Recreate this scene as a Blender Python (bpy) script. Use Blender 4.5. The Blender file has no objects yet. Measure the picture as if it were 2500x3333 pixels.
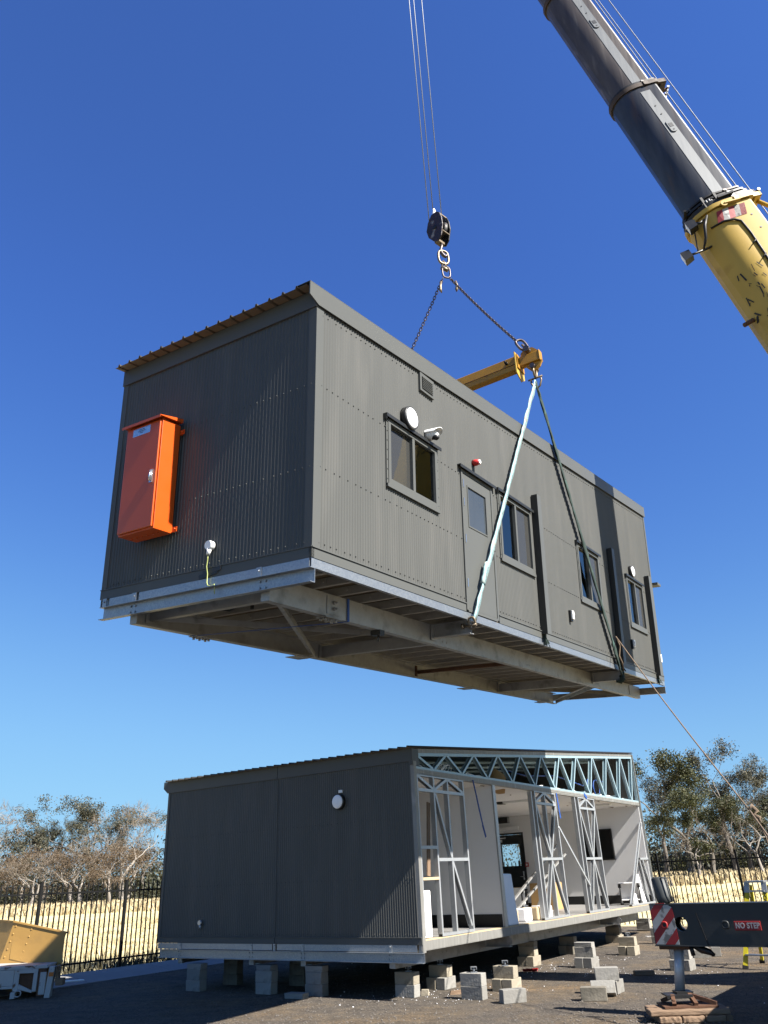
import bpy, math, random
from mathutils import Vector, Matrix
rnd = random.Random(7)
scene = bpy.context.scene
COL = scene.collection
CAMH = 1.87
TH, RO, FPX = 0.4415, 0.0435, 2520.5
V = Vector

# ------------------------------------------------------------------ frames
def rot(yaw, p=0.0, r=0.0):
    return (Matrix.Rotation(-yaw, 3, 'Z') @ Matrix.Rotation(p, 3, 'X') @ Matrix.Rotation(r, 3, 'Y'))
RS = rot(0.5761, 0.0731, 0.084)
TS = V((-0.7453, 7.2053, 2.9395 + CAMH))
RL = rot(0.5879)
TL = V((0.317, 14.9521, -1.0446 + CAMH))
MS = Matrix.Translation(TS) @ RS.to_4x4()
ML = Matrix.Translation(TL) @ RL.to_4x4()
def SW(x, y, z): return TS + RS @ V((x, y, z))
def LW(x, y, z): return TL + RL @ V((x, y, z))
XL = RL @ V((1, 0, 0)); YL = RL @ V((0, 1, 0))
SUN = V((0.581, -0.453, 0.676)).normalized()

# ------------------------------------------------------------------ materials
def _n(nt, t, **kw):
    n = nt.nodes.new(t)
    for k, v in kw.items():
        setattr(n, k, v)
    return n
def mat(name, col, rough=0.6, metal=0.0, col2=None, scale=6.0, amt=0.5, bump=0.0, bscale=None, detail=6.0,
        stretch=None, rvar=0.12, third=None, tscale=40.0, tlo=0.62, thi=0.7, spec=0.5, vor=False, coord='Object', orand=0):
    kk = .95 if min(col) > .7 else .64
    col = tuple(c * kk for c in col); col2 = tuple(c * kk for c in col2) if col2 else None; third = tuple(c * kk for c in third) if third else None
    m = bpy.data.materials.new(name); m.use_nodes = True
    nt = m.node_tree; b = nt.nodes['Principled BSDF']
    b.inputs['Roughness'].default_value = rough; b.inputs['Metallic'].default_value = metal
    b.inputs['Specular IOR Level'].default_value = spec
    tc = _n(nt, 'ShaderNodeTexCoord'); mp = _n(nt, 'ShaderNodeMapping')
    nt.links.new(tc.outputs[coord], mp.inputs[0])
    if stretch: mp.inputs['Scale'].default_value = stretch
    c2 = col2 if col2 else tuple(c * 0.8 for c in col)
    if vor:
        nz = _n(nt, 'ShaderNodeTexVoronoi'); nz.inputs['Scale'].default_value = scale
        fo = nz.outputs['Color']
    else:
        nz = _n(nt, 'ShaderNodeTexNoise'); nz.inputs['Scale'].default_value = scale; nz.inputs['Detail'].default_value = detail
        nz.inputs['Roughness'].default_value = 0.62
        fo = nz.outputs['Fac']
    nt.links.new(mp.outputs[0], nz.inputs['Vector'])
    rp = _n(nt, 'ShaderNodeValToRGB')
    rp.color_ramp.elements[0].position = 0.5 - amt / 2; rp.color_ramp.elements[0].color = (*c2, 1)
    rp.color_ramp.elements[1].position = 0.5 + amt / 2; rp.color_ramp.elements[1].color = (*col, 1)
    nt.links.new(fo, rp.inputs[0]); out = rp.outputs[0]
    if third:
        n3 = _n(nt, 'ShaderNodeTexNoise'); n3.inputs['Scale'].default_value = tscale; n3.inputs['Detail'].default_value = 5
        nt.links.new(mp.outputs[0], n3.inputs['Vector'])
        r3 = _n(nt, 'ShaderNodeValToRGB'); r3.color_ramp.elements[0].position = tlo; r3.color_ramp.elements[1].position = thi
        nt.links.new(n3.outputs['Fac'], r3.inputs[0])
        mx = _n(nt, 'ShaderNodeMix', data_type='RGBA'); mx.inputs['B'].default_value = (*third, 1)
        nt.links.new(r3.outputs[0], mx.inputs['Factor']); nt.links.new(out, mx.inputs['A']); out = mx.outputs['Result']
    if orand:
        oi = _n(nt, 'ShaderNodeObjectInfo'); ov = _n(nt, 'ShaderNodeMapRange'); ov.inputs['To Min'].default_value = 1 - orand; ov.inputs['To Max'].default_value = 1 + orand * .6
        hs = _n(nt, 'ShaderNodeHueSaturation'); nt.links.new(oi.outputs['Random'], ov.inputs['Value']); nt.links.new(ov.outputs[0], hs.inputs['Value']); nt.links.new(out, hs.inputs['Color']); out = hs.outputs[0]
    nt.links.new(out, b.inputs['Base Color'])
    if rvar:
        mr = _n(nt, 'ShaderNodeMapRange'); mr.inputs['To Min'].default_value = max(0.03, rough - rvar); mr.inputs['To Max'].default_value = min(1, rough + rvar)
        nr = _n(nt, 'ShaderNodeTexNoise'); nr.inputs['Scale'].default_value = scale * 1.7; nr.inputs['Detail'].default_value = 4
        nt.links.new(mp.outputs[0], nr.inputs['Vector'])
        nt.links.new(nr.outputs['Fac'], mr.inputs['Value']); nt.links.new(mr.outputs[0], b.inputs['Roughness'])
    if bump:
        nb = _n(nt, 'ShaderNodeTexNoise'); nb.inputs['Scale'].default_value = bscale or scale * 4; nb.inputs['Detail'].default_value = 8
        nt.links.new(mp.outputs[0], nb.inputs['Vector'])
        bp = _n(nt, 'ShaderNodeBump'); bp.inputs['Strength'].default_value = bump; bp.inputs['Distance'].default_value = 0.02
        nt.links.new(nb.outputs['Fac'], bp.inputs['Height']); nt.links.new(bp.outputs[0], b.inputs['Normal'])
    return m

def glass(name, tint, ior=1.5, extra=0.0, mesh=0.0):
    m = bpy.data.materials.new(name); m.use_nodes = True; nt = m.node_tree
    nt.nodes.remove(nt.nodes['Principled BSDF']); o = nt.nodes['Material Output']
    t = _n(nt, 'ShaderNodeBsdfTransparent'); t.inputs[0].default_value = (*tint, 1)
    g = _n(nt, 'ShaderNodeBsdfGlossy'); g.inputs['Roughness'].default_value = 0.02; g.inputs[0].default_value = (0.95, 0.97, 1, 1)
    f = _n(nt, 'ShaderNodeFresnel'); f.inputs[0].default_value = ior
    ad = _n(nt, 'ShaderNodeMath', operation='ADD'); ad.inputs[1].default_value = extra; ad.use_clamp = True
    mx = _n(nt, 'ShaderNodeMixShader')
    tc = _n(nt, 'ShaderNodeTexCoord'); nz = _n(nt, 'ShaderNodeTexNoise'); nz.inputs['Scale'].default_value = 1.6
    bp = _n(nt, 'ShaderNodeBump'); bp.inputs['Strength'].default_value = 0.02; bp.inputs['Distance'].default_value = 0.05
    nt.links.new(tc.outputs['Object'], nz.inputs['Vector']); nt.links.new(nz.outputs['Fac'], bp.inputs['Height']); nt.links.new(bp.outputs[0], g.inputs['Normal'])
    nt.links.new(f.outputs[0], ad.inputs[0]); nt.links.new(ad.outputs[0], mx.inputs[0]); nt.links.new(t.outputs[0], mx.inputs[1]); nt.links.new(g.outputs[0], mx.inputs[2])
    res = mx.outputs[0]
    if mesh:     # woven insect screen in front of the pane
        df = _n(nt, 'ShaderNodeBsdfDiffuse'); df.inputs[0].default_value = (.075, .075, .072, 1); m2 = _n(nt, 'ShaderNodeMixShader'); m2.inputs[0].default_value = mesh
        nt.links.new(res, m2.inputs[1]); nt.links.new(df.outputs[0], m2.inputs[2]); res = m2.outputs[0]
    nt.links.new(res, o.inputs[0])
    return m

M = {}
M['clad'] = mat('cladding_paint', (.138, .139, .131), .38, 0, (.119, .120, .113), 2.6, .5, third=(.162, .159, .148), tscale=4.0, tlo=.52, thi=.85, spec=.13, stretch=(1, 1, .14), bump=.05, bscale=1.6)
M['trim'] = mat('trim_paint', (.140, .143, .135), .40, 0, (.126, .129, .122), 1.0, .7, spec=.13)
M['trimdk'] = mat('dark_trim_and_post_shade', (.022, .023, .022), .45, 0, (.018, .019, .019), 2.0, .6)  # dark trim parts; also stands in for shade on the wall posts
M['galv'] = mat('galvanised_steel', (.54, .56, .58), .42, .75, (.40, .43, .47), 60, .7, vor=True, third=(.42, .45, .5), tscale=3.0, tlo=.5, thi=.75)
M['galvold'] = mat('weathered_galvanised_steel', (.56, .55, .53), .48, .45, (.40, .39, .37), 7, .6, third=(.26, .25, .23), tscale=4, tlo=.55, thi=.75)
M['edge'] = mat('streaked_edge_steel', (.40, .39, .36), .55, .3, (.27, .26, .24), 3, .6, stretch=(1, 5, .6), third=(.56, .54, .51), tscale=2.5, tlo=.58, thi=.78)
M['brown'] = mat('brown_sheet_backing', (.30, .22, .14), .7, 0, (.25, .18, .11), 4, .6)
M['ply'] = mat('floor_board_underside', (.22, .15, .075), .8, 0, (.15, .10, .05), 5, .6, stretch=(1, 8, 1))
M['joist'] = mat('joist_steel', (.56, .52, .45), .5, .2, (.44, .40, .34), 8, .6)
M['orange'] = mat('orange_enamel', (.78, .115, .010), .33, 0, (.74, .105, .010), 3, .6, rvar=.06)
M['silver'] = mat('polished_metal', (.72, .72, .72), .22, .9, rvar=.05)
M['white'] = mat('white_plastic', (.80, .80, .78), .4, 0, (.74, .74, .72), 5, .5)
M['diff'] = mat('opal_diffuser', (.86, .86, .86), .35, 0, (.83, .83, .83), 5, .5)
M['black'] = mat('black_plastic', (.018, .018, .018), .45, 0, (.013, .013, .013), 5, .5)
M['fence'] = mat('black_fence_paint', (.008, .008, .008), .6, 0, (.006, .006, .006), 5, .5, spec=.25)
M['red'] = mat('red_plastic', (.62, .025, .02), .35, 0, (.55, .02, .02), 5, .5)
M['intwhite'] = mat('interior_plasterboard', (.82, .80, .785), .8, 0, (.80, .78, .765), 2, .5)
M['intgrey'] = mat('interior_wall_lining', (.76, .75, .74), .75, 0, (.74, .73, .72), 2, .5)
M['skirt'] = mat('dark_skirting', (.012, .012, .013), .5)
M['vinyl'] = mat('vinyl_floor', (.36, .35, .335), .5, 0, (.28, .27, .26), 3, .6, stretch=(14, 1, 1))
M['yellow'] = mat('yellow_beam_paint', (.56, .28, .016), .5, 0, (.42, .20, .014), 5, .6, third=(.25, .11, .02), tscale=9, tlo=.66, thi=.74)
M['craneyel'] = mat('faded_yellow_crane_paint', (.68, .45, .085), .5, 0, (.58, .375, .065), 1.2, .6, third=(.48, .295, .055), tscale=2.2, tlo=.58, thi=.75, spec=.3)
M['boom'] = mat('bare_boom_steel', (.082, .084, .092), .34, .35, (.026, .027, .032), 1.5, .55, stretch=(3.5, 3.5, .12), third=(.115, .070, .046), tscale=1.6, tlo=.58, thi=.8, rvar=.15)
M['boom2'] = mat('rusty_boom_steel', (.13, .108, .092), .40, .3, (.046, .034, .028), 1.5, .55, stretch=(3.5, 3.5, .15), third=(.23, .195, .165), tscale=2.0, tlo=.55, thi=.8, rvar=.15)
M['strip'] = mat('greased_boom_strip', (.175, .185, .195), .5, .2, (.12, .13, .14), 4, .6, stretch=(3, 3, .2))
M['rust'] = mat('rusted_steel', (.17, .080, .040), .8, .2, (.10, .042, .02), 9, .6, bump=.3)
M['darksteel'] = mat('dark_oiled_steel', (.028, .026, .025), .5, .4, (.018, .017, .017), 9, .6, third=(.08, .04, .025), tscale=12, tlo=.58, thi=.72)
M['blockpaint'] = mat('flaking_block_paint', (.055, .022, .016), .5, .1, (.018, .014, .013), 6, .35, third=(.34, .32, .30), tscale=5, tlo=.56, thi=.64)
M['chain'] = mat('chain_steel', (.17, .15, .15), .42, .75, (.10, .075, .07), 30, .6)
M['chaingold'] = mat('worn_shackle_steel', (.34, .27, .18), .45, .5, (.16, .115, .075), 20, .6)
M['wire'] = mat('wire_rope', (.34, .36, .40), .5, .3, (.22, .24, .27), 60, .6)
M['slingblue'] = mat('pale_blue_webbing', (.42, .62, .64), .85, 0, (.34, .53, .56), 6, .7, third=(.50, .42, .30), tscale=9, tlo=.55, thi=.68, bump=.4, bscale=60)
M['slinggreen'] = mat('dark_green_webbing', (.020, .048, .038), .85, 0, (.010, .026, .020), 5, .6, third=(.055, .13, .11), tscale=5, tlo=.58, thi=.72, bump=.4, bscale=60)
M['rope'] = mat('tan_rope', (.27, .19, .125), .9, 0, (.17, .12, .08), 40, .6, bump=.5, bscale=120)
M['limestone'] = mat('limestone_block', (.42, .37, .285), .9, 0, (.33, .285, .21), 5, .6, bump=.35, bscale=30, third=(.20, .16, .11), tscale=4, tlo=.56, thi=.72, orand=.28)
M['greyblock'] = mat('grey_concrete_block', (.37, .355, .32), .9, 0, (.30, .285, .26), 5, .6, bump=.35, bscale=30, third=(.17, .155, .13), tscale=4, tlo=.57, thi=.74, orand=.25)
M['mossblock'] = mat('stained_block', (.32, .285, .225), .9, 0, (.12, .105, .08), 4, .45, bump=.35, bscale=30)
M['kerb'] = mat('kerb_concrete', (.38, .37, .35), .85, 0, (.33, .32, .30), 3, .6, bump=.2)
M['timber'] = mat('weathered_timber', (.32, .21, .13), .85, 0, (.20, .125, .075), 4, .6, bump=.4, stretch=(1, 9, 9))
M['woodsill'] = mat('pale_timber', (.72, .56, .34), .75, 0, (.60, .45, .27), 5, .6, stretch=(8, 1, 8))
M['frame'] = mat('wall_frame_steel', (.62, .635, .65), .42, .5, (.50, .52, .54), 9, .6)
M['truss'] = mat('blue_truss_steel', (.46, .62, .69), .42, .25, (.38, .53, .60), 6, .6)
M['foam'] = mat('white_foam', (.85, .85, .87), .8, 0, (.80, .80, .83), 9, .6, bump=.15)
M['carton'] = mat('cardboard', (.62, .38, .15), .85, 0, (.56, .33, .13), 5, .6)
M['insul'] = mat('insulation', (.45, .40, .33), .95, 0, (.30, .22, .15), 6, .5, bump=.5)
M['cableb'] = mat('blue_strap', (.012, .10, .42), .6, 0, (.01, .07, .33), 9, .6)
M['cyl'] = mat('cylinder_paint', (.055, .062, .062), .6, .0, (.04, .045, .045), 3, .6)
M['outrig'] = mat('outrigger_paint', (.034, .037, .037), .5, .1, (.024, .026, .026), 3, .6, third=(.075, .06, .05), tscale=3, tlo=.6, thi=.85, bump=.1)
M['chrome'] = mat('jack_rod', (.69, .70, .70), .42, .35, (.56, .57, .58), 4, .6, stretch=(6, 6, .2))
M['warnred'] = mat('worn_red_panel', (.42, .016, .018), .6, 0, (.33, .014, .016), 4, .6, third=(.22, .05, .04), tscale=7, tlo=.6, thi=.75)
M['warnwhite'] = mat('worn_white_panel', (.58, .56, .53), .55, 0, (.44, .42, .39), 6, .6, third=(.18, .17, .16), tscale=9, tlo=.54, thi=.62)
M['signwhite'] = mat('sign_white', (.62, .56, .54), .5, 0, (.52, .45, .43), 9, .6)
M['ladder'] = mat('yellow_fibreglass', (.80, .68, .02), .45, 0, (.74, .62, .02), 5, .6)
M['alu'] = mat('aluminium', (.66, .67, .68), .38, .7, (.55, .56, .57), 6, .6)
M['bin'] = mat('tan_bin_paint', (.53, .31, .085), .5, 0, (.46, .26, .07), 2.5, .6, third=(.33, .20, .07), tscale=2.2, tlo=.55, thi=.8, bump=.15, bscale=6)
M['trailer'] = mat('chipped_white_paint', (.60, .59, .58), .5, 0, (.50, .49, .48), 3, .6, third=(.16, .075, .04), tscale=6, tlo=.6, thi=.66)
M['amber'] = mat('amber_lens', (.75, .20, .02), .3)
M['rubber'] = mat('tyre_rubber', (.014, .014, .014), .8, bump=.2)
M['tv'] = mat('screen_glass', (.006, .006, .007), .08, 0, (.005, .005, .005), 3, .5, rvar=.03)
M['bark'] = mat('grey_bark', (.27, .24, .20), .9, 0, (.13, .105, .085), 1.5, .6, stretch=(2, 2, .5))
M['palebark'] = mat('bleached_branch_wood', (.46, .41, .35), .9, 0, (.28, .24, .20), 1.2, .6)
def leafmat(name, a, b, c):
    return mat(name, a, .6, 0, b, .55, .5, third=c, tscale=1.6, tlo=.5, thi=.72, rvar=.1, spec=.35)
M['leafgreen'] = leafmat('green_eucalypt_leaves', (.075, .080, .020), (.036, .043, .014), (.115, .107, .036))
M['leafgrey'] = leafmat('grey_green_leaves', (.100, .093, .054), (.055, .056, .034), (.140, .122, .074))
M['leafbrown'] = leafmat('dry_brown_leaves', (.175, .118, .066), (.110, .075, .043), (.225, .165, .10))
M['twig'] = leafmat('dry_twigs', (.27, .215, .155), (.17, .135, .10), (.34, .28, .21))
M['leafdark'] = leafmat('shrub_leaves', (.055, .058, .028), (.028, .033, .017), (.10, .085, .045))
M['grassdry'] = leafmat('dry_grass', (.62, .50, .29), (.48, .375, .205), (.68, .57, .36))
M['gls'] = glass('window_glass', (.55, .58, .58), 1.5, .06)
M['glsdk'] = glass('flyscreened_glass', (.30, .30, .30), 1.5, .0, .45)
M['glsfrost'] = mat('obscure_door_glass', (.075, .085, .095), .22, 0, (.055, .065, .075), 2, .6, rvar=.05)
M['glsclear'] = glass('clear_door_glass', (.92, .94, .94), 1.45, 0)

# ------------------------------------------------------------------ mesh builder
class MB:
    def __init__(s): s.v = []; s.f = []; s.m = []; s.sm = []
    def add(s, vs, fs, mi=0, sm=False):
        o = len(s.v); s.v += [tuple(v) for v in vs]
        for f in fs: s.f.append(tuple(i + o for i in f)); s.m.append(mi); s.sm.append(sm)
    def box(s, x0, x1, y0, y1, z0, z1, mi=0):
        s.add([(x0, y0, z0), (x1, y0, z0), (x1, y1, z0), (x0, y1, z0), (x0, y0, z1), (x1, y0, z1), (x1, y1, z1), (x0, y1, z1)],
              [(3, 2, 1, 0), (4, 5, 6, 7), (0, 1, 5, 4), (1, 2, 6, 5), (2, 3, 7, 6), (3, 0, 4, 7)], mi)
    def hexa(s, p, mi=0):   # 8 corners, bottom ring then top ring
        s.add(p, [(3, 2, 1, 0), (4, 5, 6, 7), (0, 1, 5, 4), (1, 2, 6, 5), (2, 3, 7, 6), (3, 0, 4, 7)], mi)
    def bar(s, a, b, w, h, up=(0, 0, 1), mi=0):
        a = V(a); b = V(b); d = (b - a).normalized(); up = V(up)
        if abs(d.dot(up)) > .99: up = V((0, 1, 0))
        x = d.cross(up).normalized(); u = x.cross(d)
        q = []
        for p in (a, b):
            q += [p - x * w / 2 - u * h / 2, p + x * w / 2 - u * h / 2, p + x * w / 2 + u * h / 2, p - x * w / 2 + u * h / 2]
        s.add(q, [(0, 1, 2, 3), (7, 6, 5, 4), (4, 5, 1, 0), (5, 6, 2, 1), (6, 7, 3, 2), (7, 4, 0, 3)], mi)
    def tube(s, pts, r, n=8, mi=0, cap=True, sm=True):
        pts = [V(p) for p in pts]; k = len(pts)
        rs = r if isinstance(r, (list, tuple)) else [r] * k
        ring = []; prev = None; vs = []
        for i, p in enumerate(pts):
            d = (pts[min(i + 1, k - 1)] - pts[max(i - 1, 0)]).normalized()
            if prev is None:
                a = V((0, 0, 1)) if abs(d.z) < .9 else V((1, 0, 0))
                x = d.cross(a).normalized()
            else:
                x = (prev - d * prev.dot(d)).normalized()
            prev = x; y = d.cross(x)
            for j in range(n):
                t = 2 * math.pi * j / n
                vs.append(p + (x * math.cos(t) + y * math.sin(t)) * rs[i])
        fs = []
        for i in range(k - 1):
            for j in range(n):
                fs.append((i * n + j, i * n + (j + 1) % n, (i + 1) * n + (j + 1) % n, (i + 1) * n + j))
        s.add(vs, fs, mi, sm)
        if cap:
            o = len(s.v) - len(vs)
            s.f.append(tuple(o + j for j in reversed(range(n)))); s.m.append(mi); s.sm.append(False)
            s.f.append(tuple(o + (k - 1) * n + j for j in range(n))); s.m.append(mi); s.sm.append(False)
    def cyl(s, a, b, r, n=16, mi=0, r2=None): s.tube([a, b], [r, r if r2 is None else r2], n, mi)
    def disc(s, c, nrm, r, h, n=24, mi=0, r2=None):
        c = V(c); nrm = V(nrm).normalized(); s.tube([c, c + nrm * h], [r, r if r2 is None else r2], n, mi)
    def prism(s, poly, origin, u, w, ext, mi=0, sm=False):   # polygon in (u,w) extruded by vector ext
        o = V(origin); u = V(u); w = V(w); e = V(ext); n = len(poly)
        vs = [o + u * a + w * b for a, b in poly]; vs += [p + e for p in vs]
        fs = [tuple(reversed(range(n))), tuple(range(n, 2 * n))]
        s.add(vs, fs, mi)
        k = len(s.v) - 2 * n
        for i in range(n):
            s.f.append((k + i, k + (i + 1) % n, k + n + (i + 1) % n, k + n + i)); s.m.append(mi); s.sm.append(sm)
    def ring(s, c, nrm, a, b, r, n=20, m=7, up=None, mi=0):   # oval ring (chain link) radii a (along up) and b
        c = V(c); nrm = V(nrm).normalized(); up = V(up) if up is not None else V((0, 0, 1))
        up = (up - nrm * up.dot(nrm)).normalized(); x = up.cross(nrm)
        vs = []; fs = []
        for i in range(n):
            t = 2 * math.pi * i / n; ct, st = math.cos(t), math.sin(t)
            ct2 = math.copysign(abs(ct) ** .7, ct); st2 = math.copysign(abs(st) ** .7, st)
            p = c + up * a * ct2 + x * b * st2; rad = (up * ct + x * st).normalized()
            for j in range(m):
                q = 2 * math.pi * j / m
                vs.append(p + (rad * math.cos(q) + nrm * math.sin(q)) * r)
        for i in range(n):
            for j in range(m):
                fs.append((i * m + j, i * m + (j + 1) % m, ((i + 1) % n) * m + (j + 1) % m, ((i + 1) % n) * m + j))
        s.add(vs, fs, mi, True)
    def build(s, name, mats, parent=None, world=False, fix=True):
        vs = [V(v) for v in s.v]; loc = None
        if parent is None:
            xs = [v.x for v in vs]; ys = [v.y for v in vs]; zs = [v.z for v in vs]
            loc = V(((min(xs) + max(xs)) / 2, (min(ys) + max(ys)) / 2, min(zs)))
            vs = [v - loc for v in vs]
        elif world:
            inv = INV[parent.name]; vs = [inv @ v for v in vs]
        me = bpy.data.meshes.new(name); me.from_pydata([tuple(v) for v in vs], [], s.f)
        if not isinstance(mats, (list, tuple)): mats = [mats]
        for q in mats: me.materials.append(M[q] if isinstance(q, str) else q)
        me.polygons.foreach_set('material_index', s.m); me.polygons.foreach_set('use_smooth', s.sm)
        me.update()
        o = bpy.data.objects.new(name, me); COL.objects.link(o)
        if parent is not None:
            o.parent = parent
            if parent.name in INV: INV[o.name] = INV[parent.name]
        else:
            o.location = loc; INV[o.name] = Matrix.Translation(-loc)
        return o
INV = {}
def tag(o, label=None, cat=None, group=None, kind=None):
    if label: o['label'] = label
    if cat: o['category'] = cat
    if group: o['group'] = group
    if kind: o['kind'] = kind
    return o
def thing(name, label, cat, mtx, group=None):
    o = bpy.data.objects.new(name, None); COL.objects.link(o)
    if not isinstance(mtx, Matrix): mtx = Matrix.Translation(V(mtx))
    o.matrix_world = mtx; INV[o.name] = mtx.inverted(); o.empty_display_size = .3
    return tag(o, label, cat, group)

def bevel(o, w=.006, seg=2):
    b = o.modifiers.new('bevel', 'BEVEL'); b.width = w; b.segments = seg; b.limit_method = 'ANGLE'; return o

def rectsec(sec, a, b, up=(0, 0, 1)):
    pass

def csec(mb, a, b, hgt, flg, t, open_dir, up=(0, 0, 1), mi=0):
    """C channel from a to b (centre of the web's outer face), flanges toward open_dir"""
    a = V(a); b = V(b); up = V(up).normalized(); od = V(open_dir).normalized(); L = b - a
    prof = [(0, -hgt / 2), (flg, -hgt / 2), (flg, -hgt / 2 + t), (t, -hgt / 2 + t), (t, hgt / 2 - t), (flg, hgt / 2 - t), (flg, hgt / 2), (0, hgt / 2)]
    n = 8; vs = [a + od * p + up * q for p, q in prof]; vs += [v + L for v in vs]
    fs = [(i, (i + 1) % n, n + (i + 1) % n, n + i) for i in range(n)]
    for o in (0, n):
        fs += [(o, o + 1, o + 2, o + 3), (o, o + 3, o + 4, o + 7), (o + 7, o + 4, o + 5, o + 6)]
    mb.add(vs, fs, mi)

def corr(mb, org, u, n, L, z0, z1f, opens=(), pitch=.05, depth=.0075, mi=0, seg=6, rows=(), every=2):
    """corrugated sheet: org + u*s, z0..z1f(s), outward normal n; opens = (s0,s1,za,zb)"""
    org = V(org); u = V(u); n = V(n); N = int(L / pitch * seg)
    prof = [0, 0, 0, 0, 1, 1] if seg == 6 else [0.5 + .5 * math.sin(2 * math.pi * k / seg) for k in range(seg)]
    S = [L * i / N for i in range(N + 1)]; idx = {}; vs = []; fs = []
    def vert(i, key, z):
        k = (i, key)
        if k not in idx:
            idx[k] = len(vs); p = org + u * S[i] + n * (depth * (prof[i % seg] - 1)); vs.append((p.x, p.y, p.z + z))
        return idx[k]
    for i in range(N):
        mid = (S[i] + S[i + 1]) / 2
        cuts = [('b', None)]
        cur = ('b', z0)
        segs = []
        for k, (a, b, za, zb) in enumerate(sorted(opens, key=lambda o: o[2])):
            if a < mid < b:
                if za > cur[1] + 1e-4: segs.append((cur, (('l', k), za)))
                cur = (('h', k), zb)
        segs.append((cur, ('t', None)))
        for (ka, za), (kb, zb) in segs:
            A = vert(i, ka, za); B = vert(i + 1, ka, za)
            C = vert(i + 1, kb, z1f(S[i + 1]) if zb is None else zb); D = vert(i, kb, z1f(S[i]) if zb is None else zb)
            fs.append((A, B, C, D))
    mb.add(vs, fs, mi, seg != 6)
    # fixing screws on the ribs
    for zr in rows:
        k = 1; ribs = int(L / pitch)
        while k < ribs:
            s_ = (k + .75) * pitch; z = zr if not callable(zr) else zr(s_)
            if not any(a - .02 < s_ < b + .02 and za - .03 < z < zb + .03 for a, b, za, zb in opens):
                c = org + u * s_ + V((0, 0, z))
                mb.disc(c - n * .001, n, .0085, .011, 6, mi, .006)
            k += every if rnd.random() > .12 else every + 1

def ribroof(mb, x0, x1, y0, y1, zf, pitch=.205, rib=.035, mi_top=0, mi_bot=1, t=.003):
    xs = [x0]; hs = [0.0]
    x = x0 + .05
    while x < x1 - .06:
        xs += [x, x + .012, x + .030, x + .042]; hs += [0, rib, rib, 0]; x += pitch
    xs.append(x1); hs.append(0)
    n = len(xs); ys = [y0 + (y1 - y0) * k / 12 for k in range(13)]
    for off, mi in ((t, mi_top), (0, mi_bot)):
        vs = []
        for y in ys:
            vs += [(xs[i], y, zf(y) + hs[i] + off) for i in range(n)]
        fs = []
        for k in range(12):
            for i in range(n - 1):
                f = (k * n + i, k * n + i + 1, (k + 1) * n + i + 1, (k + 1) * n + i)
                fs.append(f if off else tuple(reversed(f)))
        mb.add(vs, fs, mi)
    for y, k in ((y0, 0), (y1, 12)):
        vs = []
        for i in range(n): vs += [(xs[i], y, zf(y) + hs[i]), (xs[i], y, zf(y) + hs[i] + t)]
        mb.add(vs, [(2 * i, 2 * i + 2, 2 * i + 3, 2 * i + 1) for i in range(n - 1)], mi_bot)

SL = .0844
# =================================================================== SETTING
def gh(x, y):
    d = max(0., min(1., (y - 24.) / 80.)); d = d * d * (3 - 2 * d)
    yl = (x - TL.x) * YL.x + (y - TL.y) * YL.y; e = max(0., min(1., (yl - 10.5) / 4.5)); e = e * e * (3 - 2 * e)
    s = max(0., min(1., (x + 25.) / 70.)); return d * (.35 + .6 * s) + .20 * e
def ground_mesh(name, xs, ys, off=0.0, m=None):
    mb = MB(); n = len(xs); vs = [(x, y, gh(x, y) + off) for y in ys for x in xs]
    fs = [(j * n + i, j * n + i + 1, (j + 1) * n + i + 1, (j + 1) * n + i) for j in range(len(ys) - 1) for i in range(n - 1)]
    mb.add(vs, fs, 0, True); me = bpy.data.meshes.new(name); me.from_pydata(vs, [], fs); me.materials.append(m)
    me.polygons.foreach_set('use_smooth', [True] * len(fs)); o = bpy.data.objects.new(name, me); COL.objects.link(o); return o

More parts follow.
